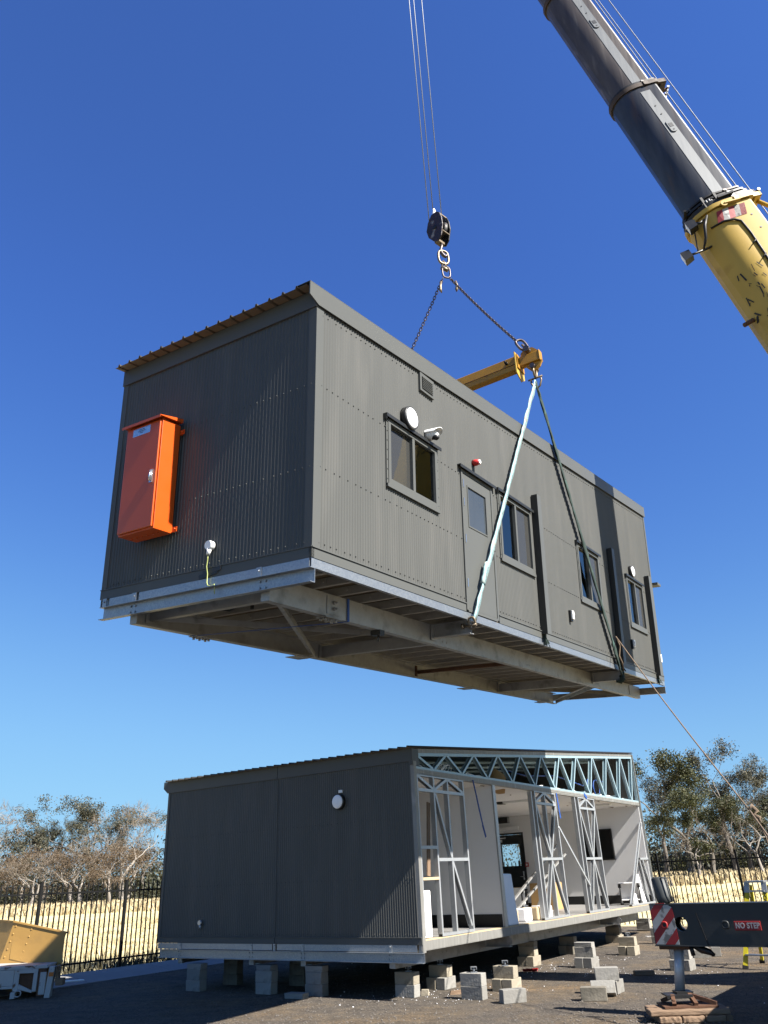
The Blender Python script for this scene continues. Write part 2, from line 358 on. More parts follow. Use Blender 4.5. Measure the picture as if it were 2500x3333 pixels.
def gravel_mat():
    m = bpy.data.materials.new('gravel_hardstand'); m.use_nodes = True; nt = m.node_tree; b = nt.nodes['Principled BSDF']
    b.inputs['Roughness'].default_value = .95; b.inputs['Specular IOR Level'].default_value = .2
    tc = _n(nt, 'ShaderNodeTexCoord')
    def noise(sc, det, rg=.6):
        n = _n(nt, 'ShaderNodeTexNoise'); n.inputs['Scale'].default_value = sc; n.inputs['Detail'].default_value = det; n.inputs['Roughness'].default_value = rg
        nt.links.new(tc.outputs['Object'], n.inputs['Vector']); return n.outputs['Fac']
    def ramp(f, stops):
        r = _n(nt, 'ShaderNodeValToRGB'); e = r.color_ramp.elements
        e[0].position, e[0].color = stops[0][0], (*stops[0][1], 1); e[1].position, e[1].color = stops[-1][0], (*stops[-1][1], 1)
        for p, c in stops[1:-1]:
            q = e.new(p); q.color = (*c, 1)
        nt.links.new(f, r.inputs[0]); return r.outputs[0]
    big = ramp(noise(.35, 6), [(.30, (.060, .051, .043)), (.46, (.084, .072, .060)), (.56, (.100, .079, .057)), (.66, (.132, .094, .058))])
    grain = ramp(noise(24, 6, .8), [(.25, (.25, .25, .25)), (.48, (.85, .85, .85)), (.60, (1.5, 1.48, 1.44)), (.72, (3.0, 2.9, 2.75))])
    mx = _n(nt, 'ShaderNodeMix', data_type='RGBA', blend_type='MULTIPLY'); mx.inputs['Factor'].default_value = 1
    nt.links.new(big, mx.inputs['A']); nt.links.new(grain, mx.inputs['B'])
    mid = ramp(noise(3.5, 7, .7), [(.30, (.60, .60, .62)), (.5, (1, 1, 1)), (.70, (1.45, 1.38, 1.26))])
    mxm = _n(nt, 'ShaderNodeMix', data_type='RGBA', blend_type='MULTIPLY'); mxm.inputs['Factor'].default_value = 1
    nt.links.new(mx.outputs['Result'], mxm.inputs['A']); nt.links.new(mid, mxm.inputs['B']); mx = mxm
    vo = _n(nt, 'ShaderNodeTexVoronoi'); vo.inputs['Scale'].default_value = 26; nt.links.new(tc.outputs['Object'], vo.inputs['Vector'])
    sp = ramp(vo.outputs['Distance'], [(.10, (1, 1, 1)), (.17, (0, 0, 0))])
    m2 = _n(nt, 'ShaderNodeMath', operation='MULTIPLY'); nt.links.new(sp, m2.inputs[0])
    gate = ramp(noise(9, 3), [(.58, (0, 0, 0)), (.74, (.45, .45, .45))]); nt.links.new(gate, m2.inputs[1])
    mx2 = _n(nt, 'ShaderNodeMix', data_type='RGBA'); mx2.inputs['B'].default_value = (.36, .33, .28, 1)
    nt.links.new(m2.outputs[0], mx2.inputs['Factor']); nt.links.new(mx.outputs['Result'], mx2.inputs['A'])
    nt.links.new(mx2.outputs['Result'], b.inputs['Base Color'])
    bp = _n(nt, 'ShaderNodeBump'); bp.inputs['Strength'].default_value = .9; bp.inputs['Distance'].default_value = .035
    nt.links.new(noise(30, 8, .75), bp.inputs['Height']); nt.links.new(bp.outputs[0], b.inputs['Normal'])
    return m
def field_mat():
    m = bpy.data.materials.new('dry_paddock'); m.use_nodes = True; nt = m.node_tree; b = nt.nodes['Principled BSDF']
    b.inputs['Roughness'].default_value = .95; b.inputs['Specular IOR Level'].default_value = .1
    tc = _n(nt, 'ShaderNodeTexCoord')
    def noise(sc, det, st=(1, 1, 1)):
        mp = _n(nt, 'ShaderNodeMapping'); mp.inputs['Scale'].default_value = st; nt.links.new(tc.outputs['Object'], mp.inputs[0])
        n = _n(nt, 'ShaderNodeTexNoise'); n.inputs['Scale'].default_value = sc; n.inputs['Detail'].default_value = det
        nt.links.new(mp.outputs[0], n.inputs['Vector']); return n.outputs['Fac']
    r = _n(nt, 'ShaderNodeValToRGB'); e = r.color_ramp.elements
    e[0].position, e[0].color = .30, (.38, .31, .15, 1); e[1].position, e[1].color = .72, (.56, .48, .28, 1)
    q = e.new(.45); q.color = (.50, .425, .225, 1); nt.links.new(noise(.9, 8, (1, .5, 1)), r.inputs[0])
    r2 = _n(nt, 'ShaderNodeValToRGB'); r2.color_ramp.elements[0].position = .60; r2.color_ramp.elements[1].position = .70
    nt.links.new(noise(3.2, 5, (1, .35, 1)), r2.inputs[0])
    mx = _n(nt, 'ShaderNodeMix', data_type='RGBA'); mx.inputs['B'].default_value = (.20, .17, .08, 1)
    nt.links.new(r2.outputs[0], mx.inputs['Factor']); nt.links.new(r.outputs[0], mx.inputs['A']); nt.links.new(mx.outputs['Result'], b.inputs['Base Color'])
    bp = _n(nt, 'ShaderNodeBump'); bp.inputs['Strength'].default_value = .25; bp.inputs['Distance'].default_value = .05
    nt.links.new(noise(8, 6), bp.inputs['Height']); nt.links.new(bp.outputs[0], b.inputs['Normal'])
    return m
def lin(a, b, n): return [a + (b - a) * i / n for i in range(n + 1)]
fx = [-3000, -1200, -500, -200, -120] + lin(-90, -12, 20) + [-9.36, -9.30, -6] + lin(0, 150, 34) + [250, 500, 1200, 3000]
fyy = [-3000, -800, -200, -60, -20, -5, 5, 10, 12, 13.5, 14.45, 14.51] + lin(16, 130, 38) + [180, 300, 700, 1600, 4500]
vs = []
for Y in fyy:
    for X in fx:
        w = LW(X, Y, 0); vs.append((w.x, w.y, gh(w.x, w.y) - (.35 if (X > -9.33 and Y < 14.48) else .004)))
n = len(fx); me = bpy.data.meshes.new('field_ground'); fs = [(j * n + i, j * n + i + 1, (j + 1) * n + i + 1, (j + 1) * n + i) for j in range(len(fyy) - 1) for i in range(n - 1)]
me.from_pydata(vs, [], fs); me.materials.append(field_mat()); o = bpy.data.objects.new('field_ground', me); COL.objects.link(o); tag(o, kind='structure')
# gravel yard: bounded by the fence at X_low = -10.3 and by the far fence
YARD = [(-10.2, -40), (34, -40)]
gm = MB(); pts = []
fy = 27.9
p_corner = None
# clip the yard along the far line y = 27.4 (world) : polygon in world coords
def atL(X, Y): w = LW(X, Y, 0); return (w.x, w.y)
lx = -9.3
t_hit = (27.3 - LW(lx, 0, 0).y) / YL.y
cA = atL(lx, -34); cB = atL(lx, t_hit)
poly = [cA, atL(40, -34), atL(40, 14.45), atL(lx, 14.45)]
NU, NV = 30, 60
vs = []
for j in range(NV + 1):
    for i in range(NU + 1):
        a = V((*poly[0], 0)).lerp(V((*poly[1], 0)), i / NU); b_ = V((*poly[3], 0)).lerp(V((*poly[2], 0)), i / NU)
        p = a.lerp(b_, j / NV); vs.append((p.x, p.y, gh(p.x, p.y)))
me = bpy.data.meshes.new('gravel_yard')
me.from_pydata(vs, [], [(j * (NU + 1) + i, j * (NU + 1) + i + 1, (j + 1) * (NU + 1) + i + 1, (j + 1) * (NU + 1) + i) for j in range(NV) for i in range(NU)])
me.materials.append(gravel_mat()); gy = bpy.data.objects.new('gravel_yard', me); COL.objects.link(gy); tag(gy, kind='structure')
# unseen dark ground below the frame, added to cut bounce onto end walls
me = bpy.data.meshes.new('bounce_cut_sheet'); vs = [(-80.0 + 11.0 * i, -90 + 101.6 * j / 12, .006) for j in range(13) for i in range(13)]
me.from_pydata(vs, [], [(j * 13 + i, j * 13 + i + 1, (j + 1) * 13 + i + 1, (j + 1) * 13 + i) for j in range(12) for i in range(12)])
me.materials.append(mat('bounce_cut_dark', (.058, .057, .056), .85, 0, (.040, .040, .040), 1.2, .6, bump=.4, bscale=40)); o = bpy.data.objects.new('bounce_cut_sheet', me); COL.objects.link(o); tag(o, kind='structure')
# kerb along the fence
kb = MB()
prof = [(-10.35, -.1), (-9.0, -.1), (-9.0, .012), (-9.25, .05), (-9.55, .10), (-9.8, .115), (-10.35, .115)]
Y = -7.0
while Y < 14:
    y1 = min(Y + 2.4, 14)
    n = len(prof); vs = []
    for yy in (Y, y1 - .012): vs += [tuple(LW(a, yy, 0).xy) + (z,) for a, z in prof]
    kb.add(vs, [(i, i + 1, n + i + 1, n + i) for i in range(n - 1)] + [tuple(range(n)), tuple(reversed(range(n, 2 * n)))])
    Y = y1
tag(kb.build('kerb', 'kerb'), kind='structure')

# =================================================================== SUSPENDED MODULE
sus = thing('cabin_module', 'dark grey ribbed cabin module hanging in the air from the crane slings', 'cabin', MS)
W, L = 3.3, 13.08
HW = lambda s: 2.941 + SL * s
wins = [(1.41, 2.60, 1.24, 2.10), (4.51, 5.72, 1.02, 2.09), (7.89, 9.08, 1.0, 2.09), (10.90, 12.10, .99, 2.07)]
door = (3.30, 4.28, .06, 2.07)
mb = MB()
corr(mb, (0, .02, 0), (0, 1, 0), (1, 0, 0), L - .04, .10, lambda s: HW(s) + .05, [(a - .02, b - .02, c, d) for a, b, c, d in wins + [door]],
     rows=(.18, 1.02, 1.98, lambda s: 2.86 + SL * s))
mb.build('side_wall', 'clad', sus)
mb = MB()
corr(mb, (-W + .01, 0, 0), (1, 0, 0), (0, -1, 0), W - .02, .10, lambda s: 2.99, rows=(.17, 1.0, 1.97))
mb.build('end_wall', 'clad', sus)
mb = MB(); corr(mb, (0, L, 0), (-1, 0, 0), (0, 1, 0), W, .10, lambda s: HW(L) + .2, pitch=.1)
corr(mb, (-W, L, 0), (0, -1, 0), (-1, 0, 0), L, .10, lambda s: HW(L - s) + .2, pitch=.1)
mb.build('rear_wall', 'clad', sus)
# trims
mb = MB(); mb.box(-.002, .006, -.006, .125, .1, 2.945); mb.box(-.10, -.002, -.006, .002, .1, 2.945)
mb.build('corner_trim', 'trim', sus)
mb = MB(); mb.box(-.004, .005, L - .09, L + .004, .1, HW(L)); mb.build('corner_trim', 'trim', sus)
mb = MB(); mb.box(-W - .004, -W + .09, -.006, .002, .1, 2.945)
mb.build('corner_trim', 'trim', sus)
mb = MB()
for a, b in ((-.012, 3.28), (4.30, 9.0), (9.01, L + .01)):
    mb.hexa([(-.03, a, .0), (.008, a, .0), (.008, b, .0), (-.03, b, .0), (-.03, a, .105), (.008, a, .105), (.008, b, .105), (-.03, b, .105)])
    mb.box(-.03, .02, a, b, .107, .121)
mb.box(-W - .005, .008, -.012, .03, 0, .107); mb.box(-W - .005, .014, -.022, .03, .109, .121)
mb.build('base_flashing', 'trim', sus)
# fascia (long side) with mitred near end, end fascia, roof
mb = MB()
t0, t1 = .014, .030
ya, yb = -.16, L + .03
poly = [(ya, 3.02 + SL * ya), (ya + .16, 2.945), (yb, HW(yb)), (yb, HW(yb) + .245), (ya, HW(ya) + .245)]
mb.prism(poly, (t0, 0, 0), (0, 1, 0), (0, 0, 1), (t1 - t0, 0, 0))
mb.prism([(ya, HW(ya) + .247), (yb, HW(yb) + .247), (yb, HW(yb) + .252), (ya, HW(ya) + .252)], (-.16, 0, 0), (0, 1, 0), (0, 0, 1), (.19, 0, 0))
mb.build('side_fascia', 'trim', sus)
mb = MB(); mb.box(-W - .01, t0 - .003, -.022, .01, 2.93, 3.15)
mb.build('end_fascia', 'trim', sus)
mb = MB(); ribroof(mb, -W - .015, -.02, -.165, L + .1, lambda y: 3.155 + SL * y)
mb.build('roof', ['trimdk', 'brown'], sus)
# floor, joists, edge channel
mb = MB(); mb.box(-W + .03, -.03, .03, L - .03, .001, .022); mb.build('floor_board', ['ply'], sus)
mb = MB(); csec(mb, (.002, -.004, -.052), (.002, L, -.052), .098, .05, .004, (-1, 0, 0)); csec(mb, (-W, 0, -.052), (-W, L, -.052), .098, .05, .004, (1, 0, 0))
mb.build('floor_edge_channel', 'galv', sus)
mb = MB()
for a, b in ((-3.12, -2.63), (-2.58, -.72), (-.66, -.02)): mb.box(a, b, -.012, .02, -.100, -.004)
mb.box(-W, -.0, .021, .03, -.1, -.002)
mb.build('end_joist', 'galv', sus)
y = .28; k = 0
while y < L - .2:
    mb = MB(); csec(mb, (-W + .055, y, -.052), (-.055, y, -.052), .096, .045, .003, (0, 1, 0))
    for X in (-2.35, -.42):
        mb.box(X - .045, X + .045, y - .008, y - .002, -.095, -.006); mb.disc((X, y - .008, -.05), (0, -1, 0), .014, .018, 6)
    mb.build('joist', 'joist', sus); y += .452; k += 1
def pfc(mb, X, y0, y1, sgn, z0=-.365, z1=-.105, f=.10, t=.011):
    csec(mb, (X, y0, (z0 + z1) / 2), (X, y1, (z0 + z1) / 2), z1 - z0, f, t, (sgn, 0, 0))
mb = MB(); pfc(mb, -.565, .03, L - .1, -1)
mb.box(-.680, -.560, .018, .029, -.362, -.108)
mb.box(-.5645, -.556, .98, 1.22, -.34, -.13)
for zz in (-.20, -.27):
    mb.disc((-.556, 1.10, zz), (1, 0, 0), .022, .03, 6); mb.disc((-.53, 1.10, zz), (1, 0, 0), .012, .04, 8)
for yy in (3.62, 3.74, 6.5, 6.6, 9.95, 10.05, 12.2, 12.3): mb.disc((-.562, yy, -.30), (1, 0, 0), .014, .006, 10)
mb.box(-.70, -.55, .95, 1.25, -.378, -.367)
for xx in (-.66, -.6):
    for yy in (1.0, 1.1, 1.2): mb.disc((xx, yy, -.378), (0, 0, -1), .017, .03, 6)
mb.box(-.5645, -.556, 12.15, 12.35, -.34, -.13)
mb.build('main_beam', 'galvold', sus)
mb = MB(); pfc(mb, -2.73, .03, L - .1, 1)
mb.box(-2.735, -2.620, .018, .029, -.362, -.108); mb.box(-2.75, -2.6, .95, 1.25, -.378, -.367)
for xx in (-2.71, -2.65):
    for yy in (1.0, 1.1, 1.2): mb.disc((xx, yy, -.378), (0, 0, -1), .017, .03, 6)
mb.box(-2.86, -2.62, 12.1, 12.4, -.378, -.367); mb.box(-2.90, -2.70, 3.0, 3.3, -.378, -.367); mb.box(-2.90, -2.70, 8.3, 8.6, -.378, -.367)
mb.build('main_beam', 'galvold', sus)
for nm, Y0, zz, mt in (('cross_beam', 3.62, -.235, 'galvold'), ('cross_beam', 6.45, -.25, 'rust'), ('cross_beam', 9.86, -.235, 'galvold'), ('cross_beam', .28, -.2, 'galvold')):
    mb = MB(); h = .17 if mt == 'galvold' else .06
    csec(mb, (-2.72, Y0, zz), (-.575, Y0, zz), h, .07, .008, (0, 1, 0))
    mb.box(-2.72, -2.70, Y0 - .06, Y0 - .002, zz - .11, zz + .11); mb.build(nm, mt, sus)
for a, b in (((-2.63, .35, -.22), (-.66, 3.45, -.22)), ((-.72, .35, -.30), (-2.63, 3.3, -.30)), ((-2.63, 10.0, -.22), (-.66, 12.8, -.22)), ((-.66, 10.0, -.30), (-2.63, 12.8, -.30))):
    mb = MB(); mb.bar(a, b, .09, .012); d = (V(b) - V(a)).normalized(); s_ = d.cross(V((0, 0, 1))) * .04
    mb.bar(V(a) + s_ - V((0, 0, .035)), V(b) + s_ - V((0, 0, .035)), .01, .07); mb.build('diagonal_brace', 'galvold', sus)
for Y0 in (.0,):
    mb = MB(); csec(mb, (-3.2, -.008, -.195), (.055, -.008, -.195), .152, .075, .007, (0, -1, 0))
    for X in (-2.66, -.63):
        for dx in (-.04, .04):
            for dz in (.035, -.035): mb.disc((X + dx, -.0155, -.195 + dz), (0, -1, 0), .013, .014, 6)
    mb.build('end_channel', 'galv', sus)
mb = MB(); csec(mb, (-3.2, L + .008, -.195), (.0, L + .008, -.195), .152, .075, .007, (0, 1, 0)); mb.build('end_channel', 'galvold', sus)
for X in (-2.655, -.69, -3.2):
    mb = MB(); mb.box(X - .035, X + .035, -.021, -.013, -.118, .0); mb.disc((X, -.021, -.04), (0, -1, 0), .011, .012, 6); mb.build('cleat', 'galv', sus)
for Y0 in (3.36, 9.75):
    mb = MB(); z0, z1 = -.292, -.104
    mb.box(-.555, .035, Y0 - .055, Y0 + .055, z0, z0 + .011); mb.box(-.555, .0, Y0 - .055, Y0 + .055, z1 - .01, z1)
    mb.box(-.555, .03, Y0 - .004, Y0 + .004, z0 + .011, z1 - .01); mb.box(-.5545, -.543, Y0 - .08, Y0 + .08, z0 - .03, z1)
    mb.build('lifting_beam', 'galvold', sus)
# strap and small box on the beam
mb = MB(); mb.box(-.555, -.551, 1.36, 1.40, -.372, -.10); mb.bar((-.555, 1.38, -.372), (-2.7, .95, -.372), .03, .004)
mb.build('blue_tie_strap', 'cableb', sus)
mb = MB(); mb.box(-.68, -.54, 2.02, 2.12, -.43, -.367); mb.tube([(-.6, 2.07, -.43), (-.61, 2.08, -.50)], .012, 6); mb.build('taped_cable_box', 'black', sus)
mb = MB(); mb.tube([(-2.3, .6, -.115), (-1.9, .8, -.17), (-1.5, .7, -.14), (-1.1, .55, -.15), (-.8, .6, -.12)], .012, 6)
mb.box(-1.45, -1.41, .68, .70, -.23, -.14); mb.box(-1.0, -.96, .56, .58, -.24, -.14); mb.build('taped_cable', 'black', sus)
# interior
def inner(par, x0, x1, y0, y1, z0, z1f, mname='intwhite'):
    mb = MB(); a, b = z1f(y0), z1f(y1)
    mb.add([(x0, y0, z0), (x1, y0, z0), (x1, y1, z0), (x0, y1, z0), (x0, y0, a), (x1, y0, a), (x1, y1, b), (x0, y1, b)],
           [(0, 1, 2, 3), (7, 6, 5, 4), (0, 4, 5, 1), (2, 6, 7, 3), (3, 7, 4, 0)])
    return mb
mb = inner(sus, -W + .12, -.10, .1, L - .1, .024, lambda y: 2.7)
for (a, b, c, d) in wins:     # inner lining of the window side, between the openings
    pass
edges = [.1] + [e for w in sorted(wins + [door]) for e in (w[0], w[1])] + [L - .1]
for i in range(0, len(edges), 2): mb.box(-.115, -.10, edges[i], edges[i + 1], .03, 2.68)
for a, b, c, d in wins + [door]:
    if c > .2: mb.box(-.115, -.10, a, b, .03, c)
    mb.box(-.115, -.10, a, b, d, 2.68)
for yy in (2.95, 6.9, 10.2): mb.box(-W + .12, -.16, yy, yy + .08, .03, 2.69)
mb.build('interior_lining', 'intwhite', sus)
mb = MB(); mb.box(-1.0, -.5, 2.45, 2.8, .03, 1.40); mb.build('interior_cupboard', 'timber', sus)
mb = MB(); mb.box(-.8, -.55, 2.05, 2.27, .9, 1.36); mb.build('blue_crate', 'cableb', sus)
# windows
def window(par, w, split=.5, swap=False):
    a, b, c, d = w
    mb = MB(); f = .055
    mb.box(-.10, .022, a, a + f, c, d); mb.box(-.10, .022, b - f, b, c, d); mb.box(-.10, .0215, a + f, b - f, c, c + f + .02); mb.box(-.10, .0215, a + f, b - f, d - f, d)
    m_ = a + (b - a) * split; mb.box(-.06, .018, m_ - .028, m_ + .028, c + f + .02, d - f)
    mb.box(-.01, .012, a - .035, a, c - .03, d + .01); mb.box(-.01, .012, b, b + .035, c - .03, d + .01); mb.box(-.01, .03, a - .035, b + .035, c - .045, c - .002)
    for k in range(7):
        for yy in (a - .018, b + .018): mb.disc((.012, yy, c + .06 + k * (d - c - .1) / 6), (1, 0, 0), .007, .008, 6)
    fr = mb.build('window', 'trim', par)
    mb = MB(); mb.box(-.034, -.030, a + f, m_ - .028, c + f + .02, d - f); mb.build('pane', 'glsdk' if swap else 'gls', fr)
    mb = MB(); mb.box(-.020, -.016, m_ + .028, b - f, c + f + .02, d - f); mb.build('pane', 'gls' if swap else 'glsdk', fr)
    mb = MB(); mb.box(-.01, .055, a - .075, b + .075, d + .028, d + .045); mb.box(.045, .056, a - .075, b + .075, d + .0, d + .027); mb.box(.0, .05, a - .076, a - .068, d - .035, d + .027)
    mb.build('head_flashing', 'trimdk', fr)
    return fr
for k_, w in enumerate(wins): window(sus, w, swap=(k_ == 0))
# door
a, b, c, d = door
mb = MB(); mb.box(-.08, .012, a, a + .045, c - .03, d); mb.box(-.08, .012, b - .045, b, c - .03, d); mb.box(-.08, .0115, a + .045, b - .045, d - .045, d)
mb.box(-.08, .0115, a + .045, b - .045, c - .05, c - .005)
mb.add([(.004, a + .05, c), (.004, b - .05, c), (.004, b - .05, d - .05), (.004, a + .05, d - .05), (.004, 3.49, 1.26), (.004, 4.05, 1.26), (.004, 4.05, 1.85), (.004, 3.49, 1.85)],
       [(0, 1, 5, 4), (1, 2, 6, 5), (2, 3, 7, 6), (3, 0, 4, 7)])
mb.box(-.05, -.02, a + .05, b - .05, c, 1.25); mb.box(-.05, -.02, a + .05, b - .05, 1.86, d - .05)
for q in ((3.47, 3.49, 1.24, 1.87), (4.05, 4.07, 1.24, 1.87), (3.49, 4.05, 1.24, 1.26), (3.49, 4.05, 1.85, 1.87)): mb.box(-.005, .012, q[0], q[1], q[2], q[3])
dr = mb.build('door', 'trim', sus)
mb = MB(); mb.box(-.012, -.006, 3.49, 4.05, 1.26, 1.85); mb.build('pane', 'glsfrost', dr)
mb = MB(); mb.box(-.01, .055, a - .08, b + .08, d + .028, d + .045); mb.box(.045, .056, a - .08, b + .08, d + .0, d + .027); mb.build('head_flashing', 'trimdk', dr)
for zz in (.35, .98, 1.52, 1.8):
    mb = MB(); mb.box(.012, .024, a + .035, a + .055, zz, zz + .12); mb.build('hinge', 'silver', dr)
mb = MB(); mb.box(.005, .012, 4.15, 4.20, .92, 1.16); mb.tube([(.012, 4.175, 1.04), (.055, 4.175, 1.04), (.055, 4.06, 1.04)], .011, 8); mb.build('handle', 'black', dr)
mb = MB(); mb.box(.0055, .0075, 4.09, 4.11, .10, 1.2); 
# side fittings
mb = MB(); mb.box(-.01, .03, 2.20, 2.57, 2.845, 3.115)
vf = mb.build('vent', 'trim', sus)
mb = MB(); mb.box(.0305, .032, 2.245, 2.525, 2.89, 3.07); mb.build('vent_opening', 'black', vf)
mb = MB()
for k in range(7):
    z = 2.895 + k * .0265; mb.hexa([(.031, 2.245, z), (.043, 2.245, z - .006), (.043, 2.525, z - .006), (.031, 2.525, z), (.031, 2.245, z + .010), (.045, 2.245, z + .002), (.045, 2.525, z + .002), (.031, 2.525, z + .010)])
mb.build('louvre', 'trim', vf)
def walllight(par, c, n, r, d):
    c = V(c); n = V(n)
    mb = MB(); mb.tube([c, c + n * (d * .75), c + n * d], [r, r, r * .95], 32); o = mb.build('wall_light', 'black', par)
    mb = MB(); k = n * d; R0 = r * .86
    mb.tube([c + k * .985, c + k * 1.04, c + k * 1.14, c + k * 1.19], [R0, R0 * .985, R0 * .8, R0 * .35], 32); mb.build('diffuser', 'diff', o)
    return o
walllight(sus, (0, 1.88, 2.275), (1, 0, 0), .16, .085)
walllight(sus, (0, 11.30, 2.25), (1, 0, 0), .135, .075)
# dome camera with sunshield
mb = MB(); c = V((0, 2.40, 2.24)); mb.tube([c, c + V((.05, 0, 0)), c + V((.11, 0, -.01)), c + V((.15, 0, -.035)), c + V((.165, 0, -.05))], [.075, .078, .066, .036, .008], 20)
cm = mb.build('security_camera', 'white', sus)
mb = MB(); mb.tube([c + V((.10, 0, -.03)), c + V((.15, 0, -.062)), c + V((.175, 0, -.075))], [.05, .04, .01], 16); mb.build('lens_dome', 'black', cm)
mb = MB(); n = 10
vs = []; 
for i in range(n + 1):
    t = math.pi * i / n; yy = -.095 * math.cos(t); zz = .055 * math.sin(t) + .02
    vs += [(c.x + .005, c.y + yy, c.z + zz), (c.x + .15 + .07 * math.sin(t), c.y + yy * .9, c.z + zz - .01), (c.x + .15 + .07 * math.sin(t), c.y + yy * .9, c.z + zz - .018), (c.x + .005, c.y + yy, c.z + zz - .008)]
mb.add(vs, [f for i in range(n) for f in ((4 * i, 4 * i + 4, 4 * i + 5, 4 * i + 1), (4 * i + 1, 4 * i + 5, 4 * i + 6, 4 * i + 2), (4 * i + 2, 4 * i + 6, 4 * i + 7, 4 * i + 3))], 0, True)
mb.build('sun_shield', 'white', cm)
mb = MB(); c = V((0, 3.73, 2.30)); mb.tube([c, c + V((.055, 0, 0)), c + V((.065, 0, 0)), c + V((.10, 0, 0))], [.05, .05, .042, .042], 20)
so = mb.build('alarm_sounder', 'red', sus)
mb = MB(); mb.tube([c + V((.10, 0, 0)), c + V((.115, 0, 0))], [.036, .03], 20); mb.build('strobe_lens', 'white', so)
for c in (V((0, 7.20, .575)), V((0, 10.77, .555))):
    mb = MB(); mb.box(-.005, .045, c.y - .045, c.y + .045, c.z - .10, c.z + .10); o = bevel(mb.build('power_outlet', 'black', sus), .006)
    mb = MB(); mb.box(.046, .075, c.y - .035, c.y + .04, c.z - .06, c.z + .09); mb.disc((.075, c.y, c.z + .03), (1, 0, 0), .028, .012, 16); mb.disc((.075, c.y, c.z - .03), (1, 0, 0), .02, .008, 16)
    bevel(mb.build('outlet_cover', 'white', o), .006)
mb = MB(); mb.box(.0, .05, 12.86, 12.95, .42, .60); mb.build('power_outlet', 'white', sus)
# vertical posts on the long wall
for Y0, zt, zb in ((5.83, 2.43, .06), (9.72, 2.42, .03), (12.40, 2.38, .06)):
    mb = MB(); mb.box(.0085, .112, Y0, Y0 + .055, zb, zt); po = mb.build('bolt_on_post', 'trimdk', sus)  # shade on the post sides is put into this darker colour
    mb = MB(); mb.box(.1125, .116, Y0 + .002, Y0 + .16, zb, zt); mb.build('post_face', 'trim', po)
    mb = MB(); mb.box(.009, .05, Y0 + .06, Y0 + .10, zb - .16, zb + .02)
    for q in range(5): mb.bar((.03, Y0 + .08, zb - .02), (.05 + rnd.uniform(-.02, .05), Y0 + .08 + rnd.uniform(-.05, .09), zb - .05 - rnd.uniform(.05, .2)), .02, .012)
    mb.build('wrapped_fixing', 'slinggreen', po)
# flood light arm at far corner
mb = MB(); mb.box(-.15, .13, L + .02, L + .30, 2.30, 2.36); mb.box(-.12, -.04, L + .0, L + .1, 2.12, 2.30); fl = mb.build('far_corner_awning', 'trim', sus)
# switchboard cabinet on end wall
cab = MB(); x0, x1, y0, y1, z0, z1 = -2.67, -2.05, -.325, -.05, .61, 1.99
cab.box(x0, x1, y0, y1, z0, z1)
cb = bevel(cab.build('switchboard_cabinet', 'orange', sus), .006); cb['label'] = 'orange metal cabinet on the dark end wall'
mb = MB(); mb.box(x0 + .012, x1 - .012, y0 - .028, y0 - .004, z0 + .02, z1 - .02); dd = bevel(mb.build('cabinet_door', 'orange', cb), .008)
mb = MB(); mb.box(x1 - .10, x1 - .055, y0 - .045, y0 - .029, 1.17, 1.33); mb.tube([(x1 - .078, y0 - .05, 1.19), (x1 - .078, y0 - .06, 1.25), (x1 - .078, y0 - .048, 1.32)], .014, 8); mb.build('handle', 'silver', dd)
mb = MB(); mb.box(-2.54, -2.23, y0 - .031, y0 - .0285, 1.845, 1.945); lp = mb.build('label_plate', 'silver', dd)
mb = MB()
for k, (w_, xx) in enumerate(((.10, -2.385), (.13, -2.385), (.06, -2.385))): mb.box(xx - w_ / 2, xx + w_ / 2, y0 - .0325, y0 - .0315, 1.915 - k * .02, 1.922 - k * .02)
mb.build('plate_lettering', 'black', lp)
mb = MB(); mb.hexa([(x0 - .035, -.395, z1 + .005), (x1 + .035, -.395, z1 + .005), (x1 + .035, -.045, z1 + .03), (x0 - .035, -.045, z1 + .03), (x0 - .035, -.395, z1 + .012), (x1 + .035, -.395, z1 + .012), (x1 + .035, -.045, z1 + .085), (x0 - .035, -.045, z1 + .085)])
mb.box(x0 - .035, x1 + .035, -.399, -.3955, z1 - .02, z1 + .014); mb.build('cabinet_hood', 'orange', cb)
for zz in (.66, 1.90):
    mb = MB(); mb.box(x1 - .01, x1 + .07, -.049, -.042, zz - .03, zz + .03); mb.disc((x1 + .045, -.049, zz), (0, -1, 0), .012, .02, 6); mb.box(x1 - .03, x1 - .005, -.05, -.012, zz - .02, zz + .02)
    mb.build('mounting_bracket', 'orange', cb)
mb = MB()
for k in range(6): mb.disc((x0 + .08 + k * .09, -.18, z0 - .0), (0, 0, -1), .012, .012, 6)
mb.build('gland', 'orange', cb)
# socket with green/yellow lead
mb = MB(); mb.tube([(-1.42, -.012, .36), (-1.42, -.05, .36), (-1.42, -.075, .36)], [.055, .055, .05], 20); mb.tube([(-1.42, -.045, .33), (-1.42, -.06, .25)], [.03, .022], 12)
sk = mb.build('inlet_socket', 'white', sus)
mb = MB(); mb.tube([(-1.42, -.06, .25), (-1.425, -.055, .20), (-1.44, -.05, .12), (-1.43, -.04, .04), (-1.435, -.035, -.06), (-1.41, -.045, -.095), (-1.35, -.05, -.115), (-1.30, -.055, -.10), (-1.285, -.06, -.15), (-1.28, -.062, -.21)], .006, 6)
mb.build('earth_lead', mat('earth_wire', (.62, .68, .22), .5), sk)
mb = MB(); mb.bar((-1.58, -.0235, .02), (-1.30, -.0235, .055), .05, .004, up=(0, 1, 0)); mb.bar((-1.52, -.0255, .06), (-1.25, -.0255, .085), .05, .003, up=(0, 1, 0)); mb.build('tape_strip', 'black', sus)

